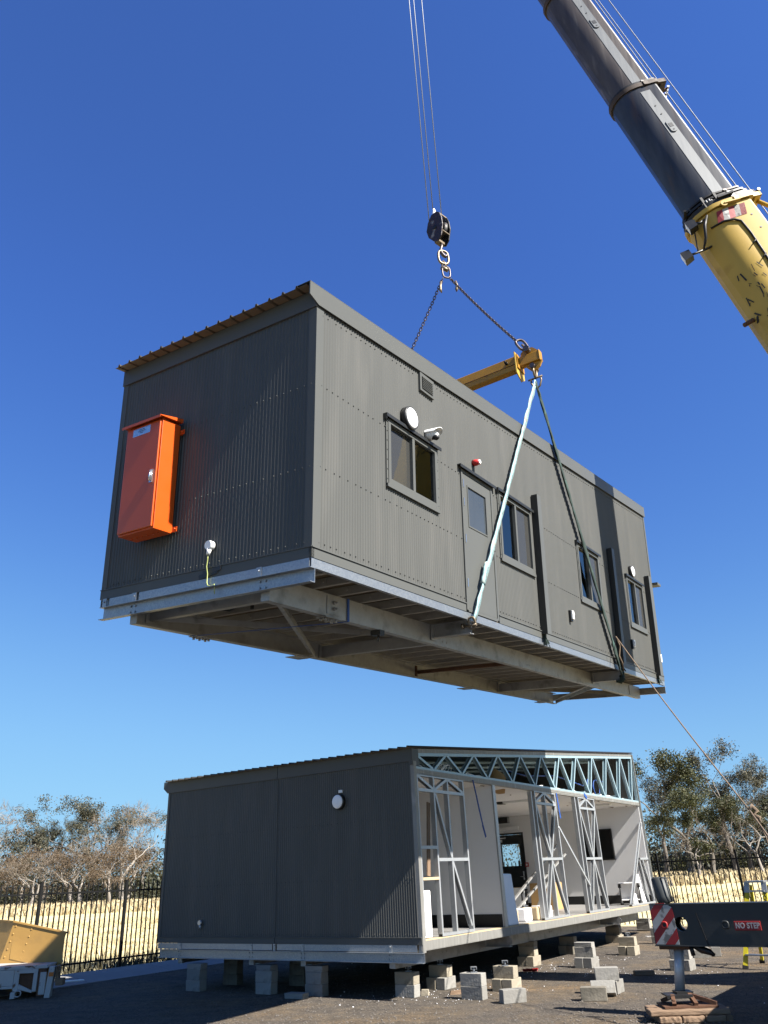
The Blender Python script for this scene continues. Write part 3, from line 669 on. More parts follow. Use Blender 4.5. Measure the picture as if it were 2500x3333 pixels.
# =================================================================== LOWER BUILDING
low = thing('site_building', 'dark ribbed cabin building set on concrete blocks with one side open', 'building', ML)
WL, LL = 6.6, 13.04
ZR = lambda y: 3.215 + SL * y
mb = MB(); corr(mb, (-WL + .05, 0, 0), (1, 0, 0), (0, -1, 0), WL - .10, .115, lambda s: 3.02, rows=(.16, 1.04, 2.02), mi=0); mb.build('end_wall', 'clad', low)
mb = MB(); mb.box(-3.303, -3.296, -.006, .0, .1, 2.99); mb.build('joint_trim', 'trim', low)
mb = MB(); mb.box(-WL - .01, -WL + .06, -.006, .02, .1, 2.99); mb.build('corner_trim', 'trim', low)
mb = MB(); mb.box(-3.2935, .0, -.024, .01, 2.985, 3.225); mb.box(-WL - .03, -3.3065, -.024, .01, 2.985, 3.225)
mb.prism([(0, 2.99), (-.13, 3.09), (-.13, 3.225), (0, 3.225)], (-WL - .034, 0, 0), (1, 0, 0), (0, 0, 1), (0, -.024, 0)); mb.build('end_fascia', 'trim', low)
mb = MB(); mb.box(-3.293, .02, -.012, .02, .0, .10); mb.box(-WL, -3.307, -.012, .02, .0, .10); mb.box(-WL, .02, -.024, .02, .102, .114); mb.build('base_flashing', 'trim', low)
mb = MB()
for a, b in ((-WL + .02, -5.92), (-5.86, -3.93), (-3.87, -3.36), (-3.24, -2.63), (-2.57, -.66), (-.60, -.09)): mb.box(a, b, -.012, .02, -.105, -.004)
mb.build('end_joist', 'galv', low)
for (a, b) in ((-WL + .1, -3.302), (-3.298, .06)):
    mb = MB(); csec(mb, (a, -.008, -.19), (b, -.008, -.19), .152, .075, .007, (0, -1, 0))
    for X in (-5.9, -3.9, -2.6, -.63):
        if a < X < b:
            for dx in (-.04, .04):
                for dz in (.035, -.035): mb.disc((X + dx, -.0155, -.19 + dz), (0, -1, 0), .013, .014, 6)
    mb.build('end_channel', 'galv', low)
for X in (-5.89, -3.90, -3.30, -2.60, -.63):
    mb = MB(); mb.box(X - .03, X + .03, -.021, -.013, -.113, .0); mb.disc((X, -.021, -.03), (0, -1, 0), .011, .012, 6); mb.build('cleat', 'galv', low)
for X, sg in ((-.565, -1), (-2.66, 1), (-3.85, -1), (-5.95, 1)):
    mb = MB(); pfc(mb, X, .02, LL - .1, sg, -.36, -.105)
    mb.box(min(X, X + sg * .11) - .003, max(X, X + sg * .11) + .003, .008, .019, -.355, -.108)
    for yy in (1.6, 1.75, 3.0, 6.5, 6.62, 9.9, 10.0): mb.disc((X - sg * .003, yy, -.24), (-sg, 0, 0), .02, .008, 12)
    mb.build('main_beam', 'galvold', low)
mb = MB()
for y in lin(.5, 12.5, 14): csec(mb, (-WL + .06, y, -.055), (-.06, y, -.055), .1, .045, .004, (0, 1, 0))
mb.build('joist', 'joist', low)
for Y0 in (3.32, 9.75):
    mb = MB(); mb.box(-.555, .0, Y0 - .06, Y0 + .06, -.29, -.28); mb.box(-.555, -.02, Y0 - .004, Y0 + .004, -.28, -.10); mb.disc((-.02, Y0 - .005, -.19), (0, -1, 0), .06, .01, 20); mb.build('lifting_beam', 'galvold', low)
# deck edge and floor
mb = MB(); mb.box(-.02, .006, .0, 3.318, -.085, .052); mb.box(-.02, .006, 3.324, LL, -.085, .052); mb.box(-.10, .004, 0, LL, -.094, -.087); eg = mb.build('floor_edge_channel', 'edge', low)
mb = MB(); mb.box(-.10, .003, .12, LL - .03, .053, .070); mb.build('timber_edge', 'woodsill', eg)
mb = MB(); mb.box(-WL + .08, -.102, .08, LL - .08, .03, .0705); mb.build('floor', 'vinyl', low)
mb = MB(); mb.box(-WL + .05, -.101, .05, LL - .05, -.004, .028); mb.build('floor_board', 'ply', low)
# other outer walls
mb = MB(); corr(mb, (-WL, LL, 0), (0, -1, 0), (-1, 0, 0), LL, .1, lambda s: 3.21 + SL * (LL - s), pitch=.1); mb.build('side_wall', 'clad', low)
dX0, dX1 = -4.98, -4.06
mb = MB(); corr(mb, (0, LL, 0), (-1, 0, 0), (0, 1, 0), WL, .1, lambda s: 3.21 + SL * LL, [(-dX1, -dX0, .1, 2.2)], pitch=.05, seg=4); mb.build('end_wall', 'clad', low)
mb = MB(); mb.box(-.02, .03, LL - .07, LL + .02, .0, ZR(LL) - .02); mb.build('corner_trim', 'trim', low)
# interior linings
mb = MB(); zc = 2.76
yi = LL - .12
mb.box(-WL + .1, dX0, yi, yi + .02, .071, zc); mb.box(dX1, -.02, yi, yi + .02, .071, zc); mb.box(dX0, dX1, yi, yi + .02, 2.2, zc)
mb.box(-WL + .08, -WL + .1, .1, yi, .071, zc); mb.box(-WL + .1, -.06, .08, .1, .071, zc)
mb.box(dX0 - .02, dX0, yi + .021, LL - .012, .071, 2.22); mb.box(dX1, dX1 + .02, yi + .021, LL - .012, .071, 2.22)
mb.build('interior_lining', 'intgrey', low)
mb = MB(); mb.box(-WL + .09, -.075, .09, yi + .01, zc + .002, zc + .02); mb.build('ceiling', 'intwhite', low)
mb = MB(); mb.box(-WL + .1, -.035, 3.16, 3.27, .071, zc); mb.build('partition_wall', 'intgrey', low)
mb = MB(); mb.box(-.034, .0, 3.155, 3.275, .071, 2.79); mb.build('partition_stud', 'frame', low)
mb = MB(); mb.box(-WL + .1, -.05, 3.148, 3.159, .071, .30); mb.box(-WL + .1, dX0 - .06, yi - .012, yi - .001, .071, .30); mb.box(dX1 + .06, -.05, yi - .012, yi - .001, .071, .30); mb.box(-WL + .101, -.05, 3.271, 3.282, .071, .30)
mb.build('skirting', 'skirt', low)
# exit door in the far wall
mb = MB(); a, b = dX0 + .005, dX1 - .005
def fr_xz(mb, x0, x1, z0, z1, yy, w, t=.05):
    mb.box(x0, x0 + w, yy, yy + t, z0, z1); mb.box(x1 - w, x1, yy, yy + t, z0, z1); mb.box(x0 + w, x1 - w, yy, yy + t, z1 - w, z1); mb.box(x0 + w, x1 - w, yy, yy + t, z0, z0 + w)
mb.box(a, b, yi + .02, yi + .06, .075, 1.24); mb.box(a, b, yi + .02, yi + .06, 1.90, 2.19); mb.box(a, a + .13, yi + .02, yi + .06, 1.2405, 1.8995); mb.box(b - .13, b, yi + .02, yi + .06, 1.2405, 1.8995)
fr_xz(mb, dX0 - .05, dX1 + .05, .071, 2.25, yi - .012, .05, .03)
ed = mb.build('door', 'trimdk', low)
mb = MB(); mb.box(a + .13, b - .13, yi + .036, yi + .042, 1.24, 1.90); mb.build('pane', 'glsclear', ed)
mb = MB(); mb.box(b - .09, b - .04, yi + .005, yi + .019, .82, 1.08); mb.tube([(b - .065, yi, .92), (b - .065, yi - .04, .92), (b - .19, yi - .04, .92)], .011, 8); mb.build('handle', 'silver', ed)
mb = MB(); mb.box(a + .05, a + .33, yi - .04, yi + .019, 2.08, 2.12); mb.box(a + .05, a + .2, yi - .05, yi + .019, 1.97, 2.05); mb.build('door_closer', 'silver', ed)
mb = MB(); mb.box(-4.90, -4.14, yi - .05, yi - .001, 2.33, 2.45); bevel(mb.build('exit_light', 'intwhite', low), .01)
mb = MB(); mb.box(-4.86, -4.45, yi - .16, yi - .001, 2.56, 2.74); mb.box(-4.84, -4.7, yi - .165, yi - .161, 2.6, 2.7); o = mb.build('wall_heater', 'black', low)
mb = MB(); mb.box(-4.52, -4.44, yi - .155, yi - .02, 2.57, 2.735); mb.build('heater_end', 'alu', o)
mb = MB(); mb.box(-4.02, -3.91, yi - .045, yi - .001, 1.20, 1.33); o = bevel(mb.build('fire_call_point', 'red', low), .006)
mb = MB(); mb.box(-3.995, -3.935, yi - .047, yi - .0455, 1.235, 1.295); mb.build('call_point_glass', 'white', o)
mb = MB(); mb.box(-2.13, -.98, yi - .07, yi - .001, 1.28, 2.17); o = mb.build('wall_screen', 'black', low)
mb = MB(); mb.box(-2.10, -1.01, yi - .074, yi - .0705, 1.32, 2.14); mb.build('screen_glass', 'tv', o)
for (xa, xb, ya_, yb_) in ((-1.8, -.8, 7.2, 7.38), (-4.2, -3.2, 7.2, 7.38), (-1.25, -.2, 10.9, 11.05)):
    mb = MB(); mb.box(xa, xb, ya_, yb_, zc - .05, zc + .001); bevel(mb.build('ceiling_light', 'white', low), .01)
mb = MB(); mb.box(-1.98, -1.81, 7.18, 7.40, zc - .06, zc + .0015); mb.build('ceiling_light_end', 'black', low)
# roof, truss
mb = MB(); ribroof(mb, -WL - .03, .05, -.15, LL + .06, lambda y: ZR(y) + .012); mb.build('roof', ['trimdk', 'brown'], low)
mb = MB(); mb.box(.052, .056, -.15, LL + .06, 0, 0)
mb = MB()
def slab(mb, x0, x1, y0, y1, za, zb, mi=0):   # follows the roof pitch
    mb.hexa([(x0, y0, za + SL * y0), (x1, y0, za + SL * y0), (x1, y1, za + SL * y1), (x0, y1, za + SL * y1), (x0, y0, zb + SL * y0), (x1, y0, zb + SL * y0), (x1, y1, zb + SL * y1), (x0, y1, zb + SL * y1)], mi)
slab(mb, -.08, .012, .03, LL - .02, 3.135, 3.208); slab(mb, -.02, .02, .35, LL - .02, 3.152, 3.158); slab(mb, -.02, .02, .35, LL - .02, 3.182, 3.188)
mb.build('top_plate', 'edge', low)
mb = MB(); mb.box(-.08, .012, .03, LL - .02, 2.765, 2.862); mb.box(-.02, .02, .3, LL - .02, 2.79, 2.797); mb.box(-.02, .02, .3, LL - .02, 2.825, 2.832); mb.build('bottom_plate', 'edge', low)
mb = MB(); slab(mb, -.09, .006, .03, LL - .02, 3.075, 3.133); mb.box(-.09, .006, .03, LL - .02, 2.864, 2.905); mb.box(-.09, .0, .03, .09, 2.906, 3.08); mb.box(-.09, .0, LL - .09, LL - .03, 2.906, 4.17)
mb.build('truss_chord', 'truss', low)
tops = [.15, 1.27, 2.42, 3.54, 4.71, 5.91, 7.07, 8.23, 9.44, 10.62, 11.82, 12.95]; bots = [.76, 1.86, 2.98, 4.18, 5.38, 6.57, 7.70, 8.93, 10.08, 11.25, 12.37]
def stud(mb, p, q, w=.042, d=.085, x=0.0, up=(1, 0, 0), mi=0):
    """thin-walled C stud between (Y,z) points p and q with its face at X = x"""
    a = V((x, p[0], p[1])); b = V((x, q[0], q[1])); e = (b - a).normalized(); s_ = e.cross(V((1, 0, 0))).normalized()
    t = .006
    for off, ww in ((0, w), ):
        mb.bar(a + V((-t / 2, 0, 0)), b + V((-t / 2, 0, 0)), w, t, up=(1, 0, 0), mi=mi)
    c = V((-d / 2 - t, 0, 0))
    mb.bar(a + c - s_ * (w / 2 - t / 2), b + c - s_ * (w / 2 - t / 2), t, d, up=(1, 0, 0), mi=mi)
    mb.bar(a + V((-d, 0, 0)) , b + V((-d, 0, 0)), w * .96, t, up=(1, 0, 0), mi=mi)
for i, bY in enumerate(bots):
    for tY in (tops[i] + .03, tops[i + 1] - .03):
        mb = MB(); stud(mb, (tY, 3.09 + SL * tY), (bY + (.025 if tY > bY else -.025), 2.9), .05, .09, .009 if tY > bY else .0075); mb.build('truss_web', 'truss', low)
# things in the roof void
mb = MB()
for k in range(9):
    y = .6 + k * 1.45; mb.box(-4.5, -.3, y, y + .05, 2.79, 2.86 + SL * y * .2)
for y in lin(1.0, 12, 9): slab(mb, -WL + .2, -.2, y, y + .05, 3.10, 3.19)
for x in (-1.2, -2.4, -3.6): slab(mb, x, x + .05, .2, LL - .2, 3.05, 3.10)
mb.build('roof_framing', 'truss', low)
mb = MB()
for k in range(34):
    x = rnd.uniform(-1.6, -.2); y = rnd.uniform(.3, 12.6); r = rnd.uniform(.08, .25)
    n0 = len(mb.v); mb.tube([(x, y, 2.79), (x + .02, y, 2.79 + r * .4), (x, y, 2.79 + r * .7)], [r, r * .9, r * .2], 7)
    for i in range(n0, len(mb.v)): v = mb.v[i]; mb.v[i] = (v[0] + rnd.uniform(-.05, .05), v[1] + rnd.uniform(-.07, .07), v[2] + rnd.uniform(-.02, .03))
mb.build('insulation_batts', 'insul', low)
mb = MB(); pts = []
y = .5
while y < 12.9: pts.append((-.35 + rnd.uniform(-.06, .06), y, 2.96 + rnd.uniform(-.03, .05))); y += .25
mb.tube(pts, .018, 6); pts = [(p[0] - .12, p[1], p[2] - .03 + rnd.uniform(-.03, .03)) for p in pts[10:]]; mb.tube(pts, .016, 6); mb.build('white_cable', 'white', low)
mb = MB(); pts = [(-.5, 10.2 + .35 * math.cos(t) + t * .08, 3.15 + .28 * math.sin(t)) for t in lin(0, 14, 60)]; mb.tube(pts, .014, 6)
mb.tube([(-.45, 4.5, 3.25), (-.5, 6, 3.2), (-.55, 8, 3.35), (-.5, 9.8, 3.2)], .015, 6); mb.build('blue_conduit', 'cableb', low)
mb = MB(); pts = [(-.3, 1.35 + .16 * math.cos(t) + t * .012, 3.0 + .10 * math.sin(t * 1.07)) for t in lin(0, 40, 120)]; mb.tube(pts, .009, 5); mb.build('coiled_cable', 'white', low)
mb = MB(); mb.tube([(-.5, 4.15, 2.8), (-.45, 4.25, 3.05), (-.5, 4.1, 3.25)], [.3, .24, .05], 9); mb.build('insulation_bundle', 'carton', low)
# wall frames on the open side
ZB, ZT = .115, 2.752
def frame(studs, nogs, diags, plates, mt='frame'):
    root = None
    for (y0, y1, z) in plates:
        mb = MB(); stud(mb, (y0, z), (y1, z), .045, .085, .012); o = mb.build('wall_frame' if root is None else 'plate', mt, low if root is None else root); root = root or o
    for (y, z0, z1) in studs:
        mb = MB(); stud(mb, (y, z0), (y, z1), .046, .088, .009); mb.build('stud', mt, root)
    for (y0, y1, z) in nogs:
        mb = MB(); stud(mb, (y0, z), (y1, z), .055, .08, .0115); mb.build('noggin', mt, root)
    for (p, q) in diags:
        mb = MB(); stud(mb, p, q, .05, .075, .0065); mb.build('brace', mt, root)
    return root
f1 = frame([(.13, .12, ZT), (.715, ZB, ZT), (1.23, ZB, ZT), (1.85, ZB, ZT)], [(.15, 1.83, 2.50), (.74, 1.83, 1.315), (.15, .70, 1.52)],
      [((.76, 2.46), (1.22, 1.36)), ((1.25, 1.28), (1.80, .18)), ((.17, 2.74), (.70, 2.53)), ((.75, 2.53), (1.22, 2.74)), ((1.27, 2.74), (1.82, 2.53))], [(.11, 1.87, ZT + .012), (.69, 1.87, .10)])
mb = MB(); mb.box(-.10, .014, .15, .69, .985, 1.03); mb.build('timber_sill', 'woodsill', f1)
mb = MB(); mb.bar((-.06, .45, 1.05), (-.08, .62, 2.3), .10, .02, up=(1, 0, 0)); mb.build('timber_strip', 'timber', f1)
f2 = frame([(5.08, ZB, ZT), (5.27, ZB, ZT), (5.82, ZB, ZT), (6.44, ZB, ZT)], [(5.29, 6.42, 2.50), (5.29, 6.42, 1.30)],
      [((5.30, 2.46), (5.84, 1.34)), ((6.40, 2.46), (5.86, 1.34)), ((5.84, 1.26), (5.32, .16)), ((5.86, 1.26), (6.40, .16)), ((5.30, 2.53), (5.80, 2.74)), ((5.84, 2.74), (6.40, 2.53))], [(5.25, 6.46, ZT + .012), (5.05, 6.46, .10)])
f3 = frame([(7.72, ZB, ZT), (7.95, ZB, ZT), (8.5, ZB, ZT), (9.07, ZB, ZT)], [(7.97, 9.05, 2.50), (7.97, 9.05, 1.295)],
      [((7.98, 2.46), (8.48, 1.34)), ((9.04, 2.46), (8.52, 1.34)), ((8.48, 1.26), (8.0, .16)), ((8.52, 1.26), (9.04, .16)), ((7.98, 2.53), (8.48, 2.74)), ((8.52, 2.74), (9.04, 2.53))], [(7.93, 9.09, ZT + .012), (7.7, 9.1, .10)])
f4 = frame([(12.98, .12, ZT)], [(12.20, 12.96, 1.27)], [((12.93, 2.28), (10.95, .14)), ((12.45, 1.24), (12.93, .16)), ((12.15, 1.22), (12.45, .14))], [(10.85, 13.0, .10)])
mb = MB(); mb.bar((.012, 6.44, 2.0), (.012, 7.95, .68), .05, .03, up=(1, 0, 0)); mb.build('long_brace', 'frame', low)
mb = MB(); mb.tube([(.03, 2.24, 2.80), (.04, 2.3, 2.55), (.03, 2.42, 2.2), (.035, 2.50, 1.95), (.03, 2.58, 1.74)], .012, 5); mb.bar((.03, 2.25, 2.8), (.035, 2.5, 1.95), .045, .006, up=(1, 0, 0)); mb.bar((.032, 2.5, 1.95), (.03, 2.6, 1.72), .06, .006, up=(1, 0, 0)); mb.build('blue_strap', 'cableb', low)
mb = MB(); mb.bar((.02, 6.53, 2.78), (.02, 6.6, 2.2), .06, .008, up=(1, 0, 0)); mb.build('blue_strap', 'cableb', low)
mb = MB(); mb.bar((.02, 8.4, 2.85), (.02, 8.55, 2.77), .08, .02, up=(1, 0, 0)); mb.build('blue_strap', 'cableb', low)
# corner post at near corner
mb = MB(); mb.box(-.06, .026, .005, .10, -.12, 2.99); mb.build('corner_post', 'edge', low)
mb = MB(); mb.box(-.05, .02, -.02, .20, 2.92, 3.215); mb.build('corner_bracket', 'trim', low)
# wall light, socket and tag on end
walllight(low, (-1.70, -.0, 2.41), (0, -1, 0), .145, .08)
mb = MB(); mb.box(-1.715, -1.625, -.016, -.0, 2.575, 2.625); mb.build('cable_tag', 'white', low)
mb = MB(); mb.tube([(-5.32, .0, .37), (-5.32, -.04, .37), (-5.32, -.07, .37)], [.05, .05, .045], 16); mb.tube([(-5.31, -.04, .33), (-5.31, -.05, .26)], [.028, .02], 10); mb.build('inlet_socket', 'alu', low)

# ------------------------------------------------ loose items inside (things of their own)
def lowthing(mb, name, mt, label, cat, group=None, bev=0):
    vs = [tuple(LW(*v)) for v in mb.v]; mb.v = vs
    o = mb.build(name, mt); 
    if bev: bevel(o, bev)
    return tag(o, label, cat, group)
mb = MB(); mb.hexa([(-.34, .14, .08), (-.07, .20, .08), (-.07, .50, .08), (-.34, .44, .08), (-.34, .14, .82), (-.07, .20, .82), (-.07, .50, .82), (-.34, .44, .82)]); 
lowthing(mb, 'heater_panel', 'white', 'white panel heater standing on the open floor beside the near corner post', 'heater', bev=.02)
mb = MB(); mb.hexa([(-.30, 3.33, .071), (-.02, 3.36, .071), (-.03, 3.86, .071), (-.30, 3.84, .071), (-.30, 3.31, 1.02), (-.05, 3.33, 1.04), (-.05, 3.76, 1.03), (-.30, 3.76, 1.0)])
lowthing(mb, 'wrapped_board', 'foam', 'tall white foam wrapped board leaning at the end of the partition wall', 'wrapped board', bev=.03)
for k, (xx, yy) in enumerate(((-.52, 4.30), (-.46, 4.86), (-.40, 5.36), (-.5, 6.05))):
    mb = MB(); mb.hexa([(xx - .2, yy - .2, .071), (xx + .2, yy - .18, .071), (xx + .18, yy + .2, .071), (xx - .2, yy + .18, .071), (xx - .2, yy - .17, .33), (xx + .19, yy - .18, .34), (xx + .2, yy + .17, .33), (xx - .18, yy + .2, .32)])
    lowthing(mb, 'foam_block', 'foam' if k in (1, 3) else 'woodsill', ['beige packing block on the open floor, nearest the wrapped board', 'white foam packing piece on the floor between two beige blocks', 'beige packing block on the floor just left of the second wall frame', 'white foam packing piece on the floor behind the second wall frame'][k], 'packing block', 'packing blocks on the open floor', .03)
def tray(X, Y, ang, label, mt='intgrey'):
    R = Matrix.Rotation(ang, 3, 'Z'); o0 = V((X, Y, .071))
    T = thing('trolley', label, 'trolley', ML @ Matrix.Translation(o0) @ R.to_4x4(), 'trolleys left inside the open room')
    mb = MB(); mb.box(-.28, .28, -.02, .02, .12, .56); mb.box(-.28, .28, -.24, .24, .12, .15); mb.box(-.28, .28, -.24, .24, .56, .585); mb.build('body', mt, T)
    for sx in (-.27, .27):
        mb = MB(); mb.bar((sx, -.23, .1), (sx, -.23, .57), .03, .03); mb.bar((sx, .23, .1), (sx, .23, .57), .03, .03); mb.build('leg', 'black', T)
        for sy in (-.23, .23):
            for zz in (.055, .50):
                mb = MB(); mb.cyl((sx - .04, sy, zz), (sx + .04, sy, zz), .055, 14); mb.build('caster', 'rubber', T)
    return T
tray(-.45, 12.2, .3, 'small panelled trolley with black castors standing by the right hand end wall')
tray(-3.3, 11.9, .2, 'small panelled trolley with black castors standing in front of the dark exit door')
tray(-2.6, 9.0, .15, 'small panelled trolley with black castors standing behind the second wall frame')
mb = MB(); mb.box(-2.5, -1.8, 9.8, 10.5, .071, .75); lowthing(mb, 'cardboard_carton', 'carton', 'brown cardboard carton on the floor behind the second wall frame', 'carton', bev=.004)
mb = MB(); mb.box(-4.5, -3.9, 11.6, 12.2, .071, .62); lowthing(mb, 'shelf_unit', 'carton', 'low brown box unit on the floor below the exit door', 'box', bev=.004)
mb = MB(); mb.hexa([(-.10, 12.05, .075), (-.05, 12.05, .075), (-.05, 12.35, .075), (-.10, 12.35, .075), (-.24, 12.15, .86), (-.19, 12.15, .86), (-.19, 12.40, .86), (-.24, 12.40, .86)])
lowthing(mb, 'white_board', 'white', 'long white board leaning inside the triangular far wall frame', 'board')
mb = MB(); mb.hexa([(-.22, 11.65, .075), (-.17, 11.65, .075), (-.17, 11.95, .075), (-.22, 11.95, .075), (-.26, 11.68, .36), (-.21, 11.68, .36), (-.21, 11.98, .36), (-.26, 11.98, .36)])
lowthing(mb, 'white_board', 'white', 'short white board leaning low at the foot of the triangular far wall frame', 'board')
# spare wall frame leaning inside, two long studs
T = thing('spare_wall_frame', 'spare steel wall frame leaning across the room behind the second frame', 'wall frame', ML)
for (p, q) in (((-2.0, 6.9, .08), (-1.2, 9.2, 1.75)), ((-1.9, 7.3, .08), (-1.1, 9.3, 1.45)), ((-1.9, 7.3, .1), (-1.8, 8.3, .1)), ((-1.6, 8.1, .1), (-1.3, 8.9, 1.2))):
    mb = MB(); mb.bar(p, q, .07, .04); mb.build('stud', 'galvold', T)

# =================================================================== BLOCKS UNDER THE BUILDING
blkmesh = []
for k in range(4):
    mb = MB(); r2 = random.Random(k); j = lambda: r2.uniform(-.008, .008)
    mb.hexa([(x + j(), y + j(), z) for x, y, z in ((-.195, -.095, 0), (.195, -.095, 0), (.195, .095, 0), (-.195, .095, 0), (-.195, -.095, .19), (.195, -.095, .19), (.195, .095, .19), (-.195, .095, .19))])
    o = mb.build('concrete_block', 'limestone'); blkmesh.append(o.data); bpy.data.objects.remove(o)
protos = {}
def block(mname, L_=None, Wd=None, z=0., ang=0., label='', group='concrete blocks under and around the building', hs=1., tilt=None):
    key = (mname, rnd.randrange(4))
    if key not in protos:
        me = blkmesh[key[1]].copy(); me.materials.clear(); me.materials.append(M[mname]); protos[key] = me
    o = bpy.data.objects.new('concrete_block', protos[key]); COL.objects.link(o)
    w = LW(L_[0], L_[1], 0) if L_ else V((*Wd, 0))
    base = Matrix.Translation((w.x, w.y, z))
    rz = Matrix.Rotation((-.5879 if L_ else 0) + ang + rnd.uniform(-.03, .03), 4, 'Z')
    mt = base @ rz
    if tilt: mt = mt @ Matrix.Rotation(tilt[1], 4, tilt[0])
    o.matrix_world = mt @ Matrix.Diagonal((1, 1, hs, 1))
    bevel(o, .007, 2); tag(o, label, 'concrete block', group); return o
H90 = math.pi / 2
def pier2(X, Y, where, m1, m2, z0=0., grp='concrete blocks under and around the building'):
    """two blocks side by side on the ground and one across the top"""
    block(m1, (X - .10, Y), z=z0, ang=H90, label='lower left block, pier ' + where, group=grp)
    block(m2, (X + .10, Y), z=z0, ang=H90, label='lower right block, pier ' + where, group=grp)
    return block(m1, (X, Y), z=z0 + .191, label='upper block, pier ' + where, group=grp)
def stack(X, Y, where, ms, thin=False, ang=0.):
    nm = ['bottom block', 'second block', 'third block']
    z = 0
    for k, m_ in enumerate(ms):
        block(m_, (X, Y), z=z, ang=ang, label=nm[k] + ', stack ' + where); z += .191
    if thin: block(ms[0], (X, Y), z=z, ang=ang, hs=.5, label='thin top block, stack ' + where); z += .096
    return z
zA = stack(-5.32, -.05, 'under the far left corner of the dark end wall', ['greyblock', 'greyblock'], True)
zB = stack(-3.52, .03, 'under the end wall, left of the loose half block', ['greyblock', 'greyblock'], True)
zC = stack(-2.36, .10, 'under the end wall, right of the loose half block', ['greyblock', 'greyblock'], True)
zD = stack(-.64, .48, 'under the near right corner of the dark end wall', ['greyblock', 'limestone'])
block('greyblock', (-2.53, -.26), z=0, ang=.1, hs=.45, label='loose half block lying on the gravel in front of the dark end wall')
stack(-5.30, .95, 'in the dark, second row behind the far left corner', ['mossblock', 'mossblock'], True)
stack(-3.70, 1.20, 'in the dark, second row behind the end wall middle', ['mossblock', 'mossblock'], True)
def jackhead(L_, z, label, top=None):
    w = LW(L_[0], L_[1], 0); h = (top - z) if top else .085
    T = thing('pier_jack', label, 'jack', (w.x, w.y, z), 'steel pier jacks on the block piers')
    mb = MB(); mb.box(-.055, .055, -.055, .055, .001, .010); mb.cyl((0, 0, .010), (0, 0, h - .008), .018, 10); mb.disc((0, 0, h * .45), (0, 0, 1), .032, .018, 6); mb.build('screw', 'galv', T)
    mb = MB(); mb.box(-.05, .05, -.05, .05, h - .008, h - .001); mb.box(-.05, -.042, -.05, .05, h * .5, h - .009); mb.box(.042, .05, -.05, .05, h * .5, h - .009); mb.build('head', 'galv', T)
BOT = 1.87 - 1.0446 - .362
jackhead((-5.9, .05), zA, 'steel jack on the stack under the far left corner', BOT)
jackhead((-3.85, .12), zB, 'steel jack on the stack left of the loose half block', BOT)
jackhead((-2.6, .18), zC, 'steel jack on the stack right of the loose half block', BOT)
jackhead((-.62, .5), zD, 'steel jack on the stack under the near right corner', BOT)
# row under the open side
pier2(-.62, 1.58, 'under the open side, nearest the near corner', 'limestone', 'greyblock'); jackhead((-.62, 1.58), .382, 'steel jack on the first pier under the open side', BOT)
p3 = pier2(-.64, 5.40, 'under the open side, in the middle', 'limestone', 'limestone'); block('limestone', (-.64, 5.40), z=.382, hs=.5, label='thin cap block on the middle pier under the open side')
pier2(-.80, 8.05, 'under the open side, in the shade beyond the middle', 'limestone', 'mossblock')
pier2(-.75, 11.2, 'under the open side, near its far end', 'limestone', 'limestone'); block('greyblock', (-.75, 11.2), z=.382, label='dark cap block on the far pier under the open side', hs=.5)
stack(-.60, 13.40, 'beyond the far end of the open side', ['greyblock', 'greyblock'], True)
# row waiting for the hanging module
def p1stack():
    block('greyblock', (.63, .56), z=0, label='bottom block of the isolated two block stack on the sunny gravel')
    block('greyblock', (.63, .56), z=.191, label='upper block of the isolated two block stack, a jack standing on it')
p1stack(); jackhead((.63, .60), .382, 'steel jack on the isolated two block stack')
pier2(.68, 1.66, 'just behind the isolated two block stack, in the sun', 'limestone', 'limestone'); jackhead((.70, 1.62), .382, 'steel jack on the sunny pier behind the isolated stack')
pier2(.72, 5.34, 'in the sun, right of the middle of the open side', 'greyblock', 'greyblock'); block('greyblock', (.72, 5.34), z=.382, hs=.45, label='thin cap block on the sunny pier right of the middle of the open side')
pier2(.74, 8.00, 'in the sun near the far end of the open side', 'limestone', 'limestone'); jackhead((.76, 8.0), .382, 'steel jack on the sunny pier near the far end')
stack(.6, 10.9, 'in the sun beyond the far sunny pier', ['greyblock', 'greyblock'])
# loose and fallen blocks
block('greyblock', Wd=(1.72, 14.53), z=0, ang=.28, label='single pale block lying alone in front of the isolated stack')
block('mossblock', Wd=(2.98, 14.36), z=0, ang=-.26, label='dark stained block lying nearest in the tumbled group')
block('greyblock', Wd=(3.22, 14.72), z=.02, ang=-.2, tilt=('X', -.45), label='tilted pale block in the middle of the tumbled group')
block('greyblock', Wd=(3.50, 15.10), z=0, ang=-.55 + H90, label='bottom block at the back of the tumbled group')
block('greyblock', Wd=(3.38, 15.05), z=.192, ang=-.15, label='upper block at the back of the tumbled group')
pier2(2.72 + .03, 5.25, 'behind the jack rod of the striped outrigger', 'greyblock', 'greyblock')
block('greyblock', Wd=(6.62, 19.95), z=0, ang=.05, tilt=('X', .25), label='tilted square block seen under the striped outrigger beam')
block('greyblock', Wd=(7.05, 20.15), z=0, ang=-.3 + H90, label='upright block beside the tilted one under the outrigger beam')
block('greyblock', Wd=(6.3, 20.2), z=0, ang=.7, label='block half hidden left of the tilted one under the outrigger beam')

